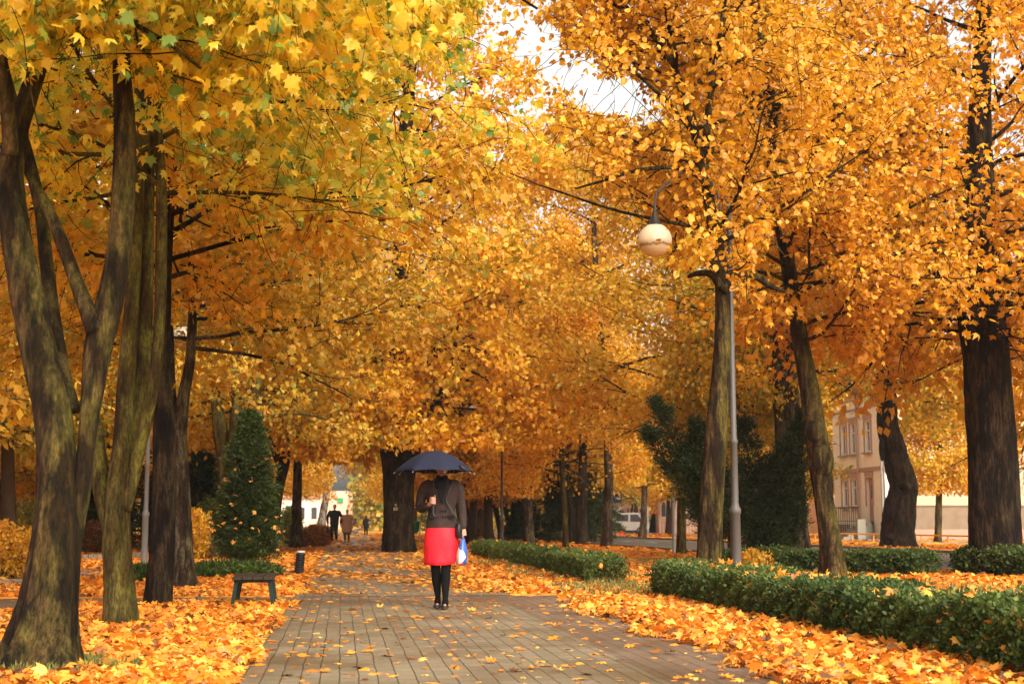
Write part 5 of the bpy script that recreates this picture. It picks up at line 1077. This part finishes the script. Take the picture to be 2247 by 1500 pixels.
b = MB(); b.tube([[hk[0], hk[1], 1.10], [0, 0, zr + Hc + .05]], [.006, .006], 10); b.cyl([0, 0, zr + Hc - .004], [0, 0, zr + Hc + .014], .014, .009); b.tube([[0, 0, zr + Hc + .01], [0, 0, zr + Hc + .058]], [.007, .004], 8); b.build('shaft', M['black'], r, True)
b = MB(); q = catmull([[hk[0], hk[1], 1.135], [hk[0], hk[1], 1.06], [hk[0] + .002, hk[1], 1.01], [hk[0] + .025, hk[1], .985], [hk[0] + .052, hk[1], .995], [hk[0] + .06, hk[1], 1.025]], 30); b.tube(q, np.full(30, .013), 12); b.build('handle', M['black'], r, True)
b = MB(); b.tube(catmull([[.285, -.24, zr + .075], [.30, -.262, zr + .05], [.335, -.262, zr + .028], [.345, -.25, zr + .03]], 10), [.004, .01, .013, .013, .012, .012, .011, .01, .009, .004], 8); b.build('tie_strap', M['black'], r)
tag(r, 'dark navy umbrella with eight ribs and hooked handle held over the woman', 'umbrella')
# shoulder bag, its strap across the jacket
so = worg + np.array([.19, -.05, 0]); r = empty('shoulder_bag', so)
b = MB(); R = []
for z, rx, ry in ((.76, .03, .07), (.775, .045, .10), (.86, .042, .10), (.905, .03, .09), (.915, .02, .08)): aa = np.linspace(0, 2 * np.pi, 20, endpoint=False); R.append(np.stack([.0 + rx * np.cos(aa), .02 + ry * np.sin(aa), np.full(20, z)], 1))
b.rings(R); b.build('body', M['black'], r, True)
st_ = catmull([[.005, -.03, .91], [-.03, -.078, .98], [-.09, -.082, 1.08], [-.135, -.088, 1.16], [-.115, -.085, 1.24], [-.085, -.062, 1.33], [-.085, -.01, 1.385], [-.075, .07, 1.375], [-.06, .14, 1.25], [-.03, .15, 1.05], [0, .11, .91]], 60)
b = MB(); b.tube(st_, np.full(60, .0085), 8, ell=(1, .5)); b.build('strap', M['black'], r, True); tag(r, 'black shoulder bag at the hip of the woman with the umbrella', 'shoulder bag')
po = worg + np.array([.238, -.045, 0]); b = MB(); R = []; aa = np.linspace(0, 2 * np.pi, 28, endpoint=False)
for z, rx, ry in ((.46, .03, .06), (.475, .055, .10), (.56, .06, .11), (.66, .045, .09), (.72, .026, .05), (.765, .012, .02)): R.append(np.stack([-.02 * (.77 - z) * 3 + rx * np.cos(aa) * (1 + .12 * np.sin(aa * 5 + z * 40)), ry * np.sin(aa) * (1 + .1 * np.cos(aa * 4 + z * 30)), np.full(28, z)], 1))
b.rings(R); o = b.build('carrier_bag', M['bag'], None, True); o.location = Vector(po); tag(o, 'white plastic carrier bag with blue and red print in the hand of the woman', 'carrier bag')

# ---- walkers further off
def walker(lab, px, py, hgt, rz, top, bottom, hair, coat, sleeve_end=.84, trousers=True, legmat='tights', hair_len=0, wide=1.0, face=-1, armsout=0.0):
    org = gnd(px, py); org[2] = 0.01; s = hgt / 1.72; b = MB()
    loft(b, [(0, 0, .84, .12 * wide, .10), (0, 0, .92, .17 * wide, .12), (0, 0, 1.05, .15 * wide, .11), (0, 0, 1.25, .18 * wide, .12), (0, 0, 1.38, .18 * wide, .10), (0, 0, 1.44, .08, .07)])
    b.tube([[0, 0, 1.40], [0, -.0, 1.50]], [.055, .05], 12); head(b, [0, -.01, 1.61], 1.0, face)
    Lw = [-.27 * wide, -.04, .86]; Rw = [.27 * wide, -.03, .86]
    limb(b, [[-.17 * wide, 0, 1.38], [-.25 * wide - armsout, .03, 1.13], Lw], [.04, .036, .028]); limb(b, [[.17 * wide, 0, 1.38], [.25 * wide + armsout, .03, 1.13], Rw], [.04, .036, .028]); hang_hand(b, Lw, [0, 0, -1], 1.15, 1); hang_hand(b, Rw, [0, 0, -1], 1.15, -1)
    legs = (([-.09, 0, .86], [-.095, -.06, .48], [-.09, -.06, .09]), ([.09, 0, .86], [.085, .0, .48], [.085, .12, .10]))
    for h_, k_, an in legs: limb(b, [h_, k_, [(k_[0] + an[0]) / 2, (k_[1] + an[1]) / 2 + .03, .30], an], [.07, .048, .045, .032]); b.tube([an, [an[0], an[1] - .1 * -face, .045], [an[0], an[1] - .15 * -face, .035]], [.036, .038, .03], 10)
    P_ = person_root(b, lab, org, rz, .014, s)
    b = MB(); loft(b, coat, 28, .01)
    limb(b, [[-.17 * wide, 0, 1.40], [-.215 * wide, .01, 1.33], [-.25 * wide - armsout, .03, 1.13], [-.27 * wide, -.03, .90]], [.065, .072, .062, .05]); limb(b, [[.17 * wide, 0, 1.40], [.215 * wide, .01, 1.33], [.25 * wide + armsout, .03, 1.13], [.27 * wide, -.02, .90]], [.065, .072, .062, .05])
    fuse(b, 'coat' if coat[0][2] < .75 else 'jacket', M[top], .014, P_, 2)
    b = MB()
    for h_, k_, an in legs: limb(b, [[h_[0], 0, .9], k_, [(k_[0] + an[0]) / 2, (k_[1] + an[1]) / 2 + .02, .30], [an[0], an[1], .10]], [.10, .078, .07, .06] if trousers else [.09, .062, .059, .042])
    if trousers: loft(b, [(0, 0, .80, .15, .11), (0, 0, .96, .165, .12)])
    fuse(b, 'trousers' if trousers else 'stockings', M[bottom], .014, P_, 1)
    for h_, k_, an in legs: b = MB(); b.tube([[an[0], an[1] + .05 * -face * -1, .05], [an[0], an[1] + face * .06, .05], [an[0], an[1] + face * .17, .03]], [.045, .05, .035], 10); b.build('shoe', M['black'], P_, True)
    b = MB(); b.ellip([0, .018 * -face, 1.645], (.084, .098, .092), 18, 12)
    if hair_len: b.ellip([0, .045 * -face, 1.56], (.09, .075, .12), 14, 10)
    fuse(b, 'hair', M[hair], .014, P_, 1); return P_, org, s
m_, mo, ms = walker('man in black jacket and black trousers walking beside the tan coated woman', 733, 1190.5, 1.86, 0, 'coat_black', 'blackcloth', 'hair_grey', [(0, 0, .80, .20, .14), (0, 0, 1.0, .205, .145), (0, 0, 1.25, .225, .15), (0, 0, 1.40, .20, .12), (0, 0, 1.47, .08, .08)], wide=1.12, armsout=.04)
b = MB(); b.tube([[-.33, -.05, .80], [-.31, -.05, .5], [-.27, -.05, .16]], [.03, .075, .03], 12, ell=(.7, 1.2)); o = b.build('folded_umbrella', M['coat_black'], None, True); o.location = Vector(mo); tag(o, 'long dark folded umbrella hanging from the hand of the man in black', 'umbrella')
f_, fo, fs = walker('woman in a wide tan coat with short brown hair walking beside the man', 761, 1190.5, 1.62, 0, 'tan', 'stocking', 'hair_dark', [(0, 0, .52, .27, .19), (0, 0, .70, .275, .19), (0, 0, 1.0, .26, .18), (0, 0, 1.25, .245, .165), (0, 0, 1.40, .20, .12), (0, 0, 1.47, .08, .08)], wide=1.15, trousers=False, armsout=.05)
b = MB(); loft(b, [(0, 0, .44, .20, .14), (0, 0, .58, .23, .16)]); b.build('skirt', M['stocking'], f_, True)
b = MB(); b.ellip([.42, -.06, .56], (.15, .09, .13), 16, 10); b.tube(catmull([[.34, -.05, .70], [.32, -.05, .80], [.36, -.05, .72]], 10), [.008] * 10, 6); o = b.build('carrier_bag', M['white'], None, True); o.location = Vector(fo); tag(o, 'white carrier bag in the hand of the woman in the tan coat', 'carrier bag')
k_, ko, ks_ = walker('person in long black coat walking away far down the path', 803, 1173.8, 1.6, 0, 'coat_black', 'blackcloth', 'hair_dark', [(0, 0, .62, .23, .17), (0, 0, .85, .215, .16), (0, 0, 1.25, .215, .15), (0, 0, 1.40, .19, .12), (0, 0, 1.47, .08, .08)], face=1, hair_len=1)
b = MB(); b.ellip([.27, -.08, 1.0], (.10, .08, .16), 14, 9); b.tube([[.2, -.05, 1.12], [.12, -.05, 1.42]], [.012, .012], 6); o = b.build('handbag', M['pole_light'], None, True); o.location = Vector(ko); tag(o, 'grey handbag on the arm of the far person in black', 'handbag')
# ------------------------------------------------------------------ light, air, camera
SUN_EL, SUN_AZ = rad(36), rad(152)      # azimuth measured from +Y toward +X
w = bpy.data.worlds.new('World'); SC.world = w; w.use_nodes = True; nt = w.node_tree; nt.nodes.clear()
sk = nt.nodes.new('ShaderNodeTexSky'); sk.sky_type = 'NISHITA'; sk.sun_disc = False; sk.sun_elevation = SUN_EL; sk.sun_rotation = SUN_AZ; sk.dust_density = 6; sk.air_density = 1.0; sk.ozone_density = .6
hs = nt.nodes.new('ShaderNodeHueSaturation'); hs.inputs['Saturation'].default_value = .18; mx = nt.nodes.new('ShaderNodeMix'); mx.data_type = 'RGBA'; mx.blend_type = 'MULTIPLY'; mx.inputs[0].default_value = 1; mx.inputs[7].default_value = (1.05, 1.0, .90, 1)
bg = nt.nodes.new('ShaderNodeBackground'); bg.inputs[1].default_value = .15; ow = nt.nodes.new('ShaderNodeOutputWorld')
nt.links.new(sk.outputs[0], hs.inputs['Color']); nt.links.new(hs.outputs[0], mx.inputs[6]); nt.links.new(mx.outputs[2], bg.inputs[0]); nt.links.new(bg.outputs[0], ow.inputs[0])
ld = bpy.data.lights.new('sun', 'SUN'); ld.energy = SUN_E; ld.angle = rad(60); ld.color = (1, .94, .84); lo = bpy.data.objects.new('sun', ld); COL.objects.link(lo)
d = Vector((math.sin(SUN_AZ) * math.cos(SUN_EL), math.cos(SUN_AZ) * math.cos(SUN_EL), math.sin(SUN_EL))); lo.rotation_euler = d.to_track_quat('Z', 'Y').to_euler(); lo.location = d * 60
if HAZE > 0:
    b = MB(); b.box([0, 95, 12.5], [330, 210, 27]); hm = bpy.data.materials.new('haze'); hm.use_nodes = True; t = hm.node_tree; t.nodes.clear(); o_ = t.nodes.new('ShaderNodeOutputMaterial'); pv = t.nodes.new('ShaderNodeVolumePrincipled'); pv.inputs['Density'].default_value = HAZE; pv.inputs['Color'].default_value = (.86, .84, .78, 1); pv.inputs['Anisotropy'].default_value = .2
    t.links.new(pv.outputs[0], o_.inputs['Volume']); hz = b.build('haze', hm); tag(hz, kind='stuff')
cd = bpy.data.cameras.new('camera'); cd.sensor_width = 36; cd.lens = 36 * F / 2247; cd.clip_start = .1; cd.clip_end = 1500
cd.dof.use_dof = True; cd.dof.focus_distance = 14.5; cd.dof.aperture_fstop = 4.0
co = bpy.data.objects.new('camera', cd); COL.objects.link(co); co.location = (0, 0, HC); co.rotation_euler = (rad(90) + PITCH, 0, 0); SC.camera = co
v = SC.view_settings; SC.display_settings.display_device = 'sRGB'; v.view_transform = 'Standard'; v.look = 'None'; v.gamma = 1; v.use_curve_mapping = False; v.exposure = EXPO
c = SC.cycles; c.max_bounces = 9; c.diffuse_bounces = 6; c.transmission_bounces = 6; c.glossy_bounces = 2; c.transparent_max_bounces = 4; c.volume_bounces = 0; c.caustics_reflective = False; c.caustics_refractive = False; c.use_denoising = True; c.sample_clamp_indirect = 4
print('LEAVES', sum(n for _, n in NLEAF), NLEAF)
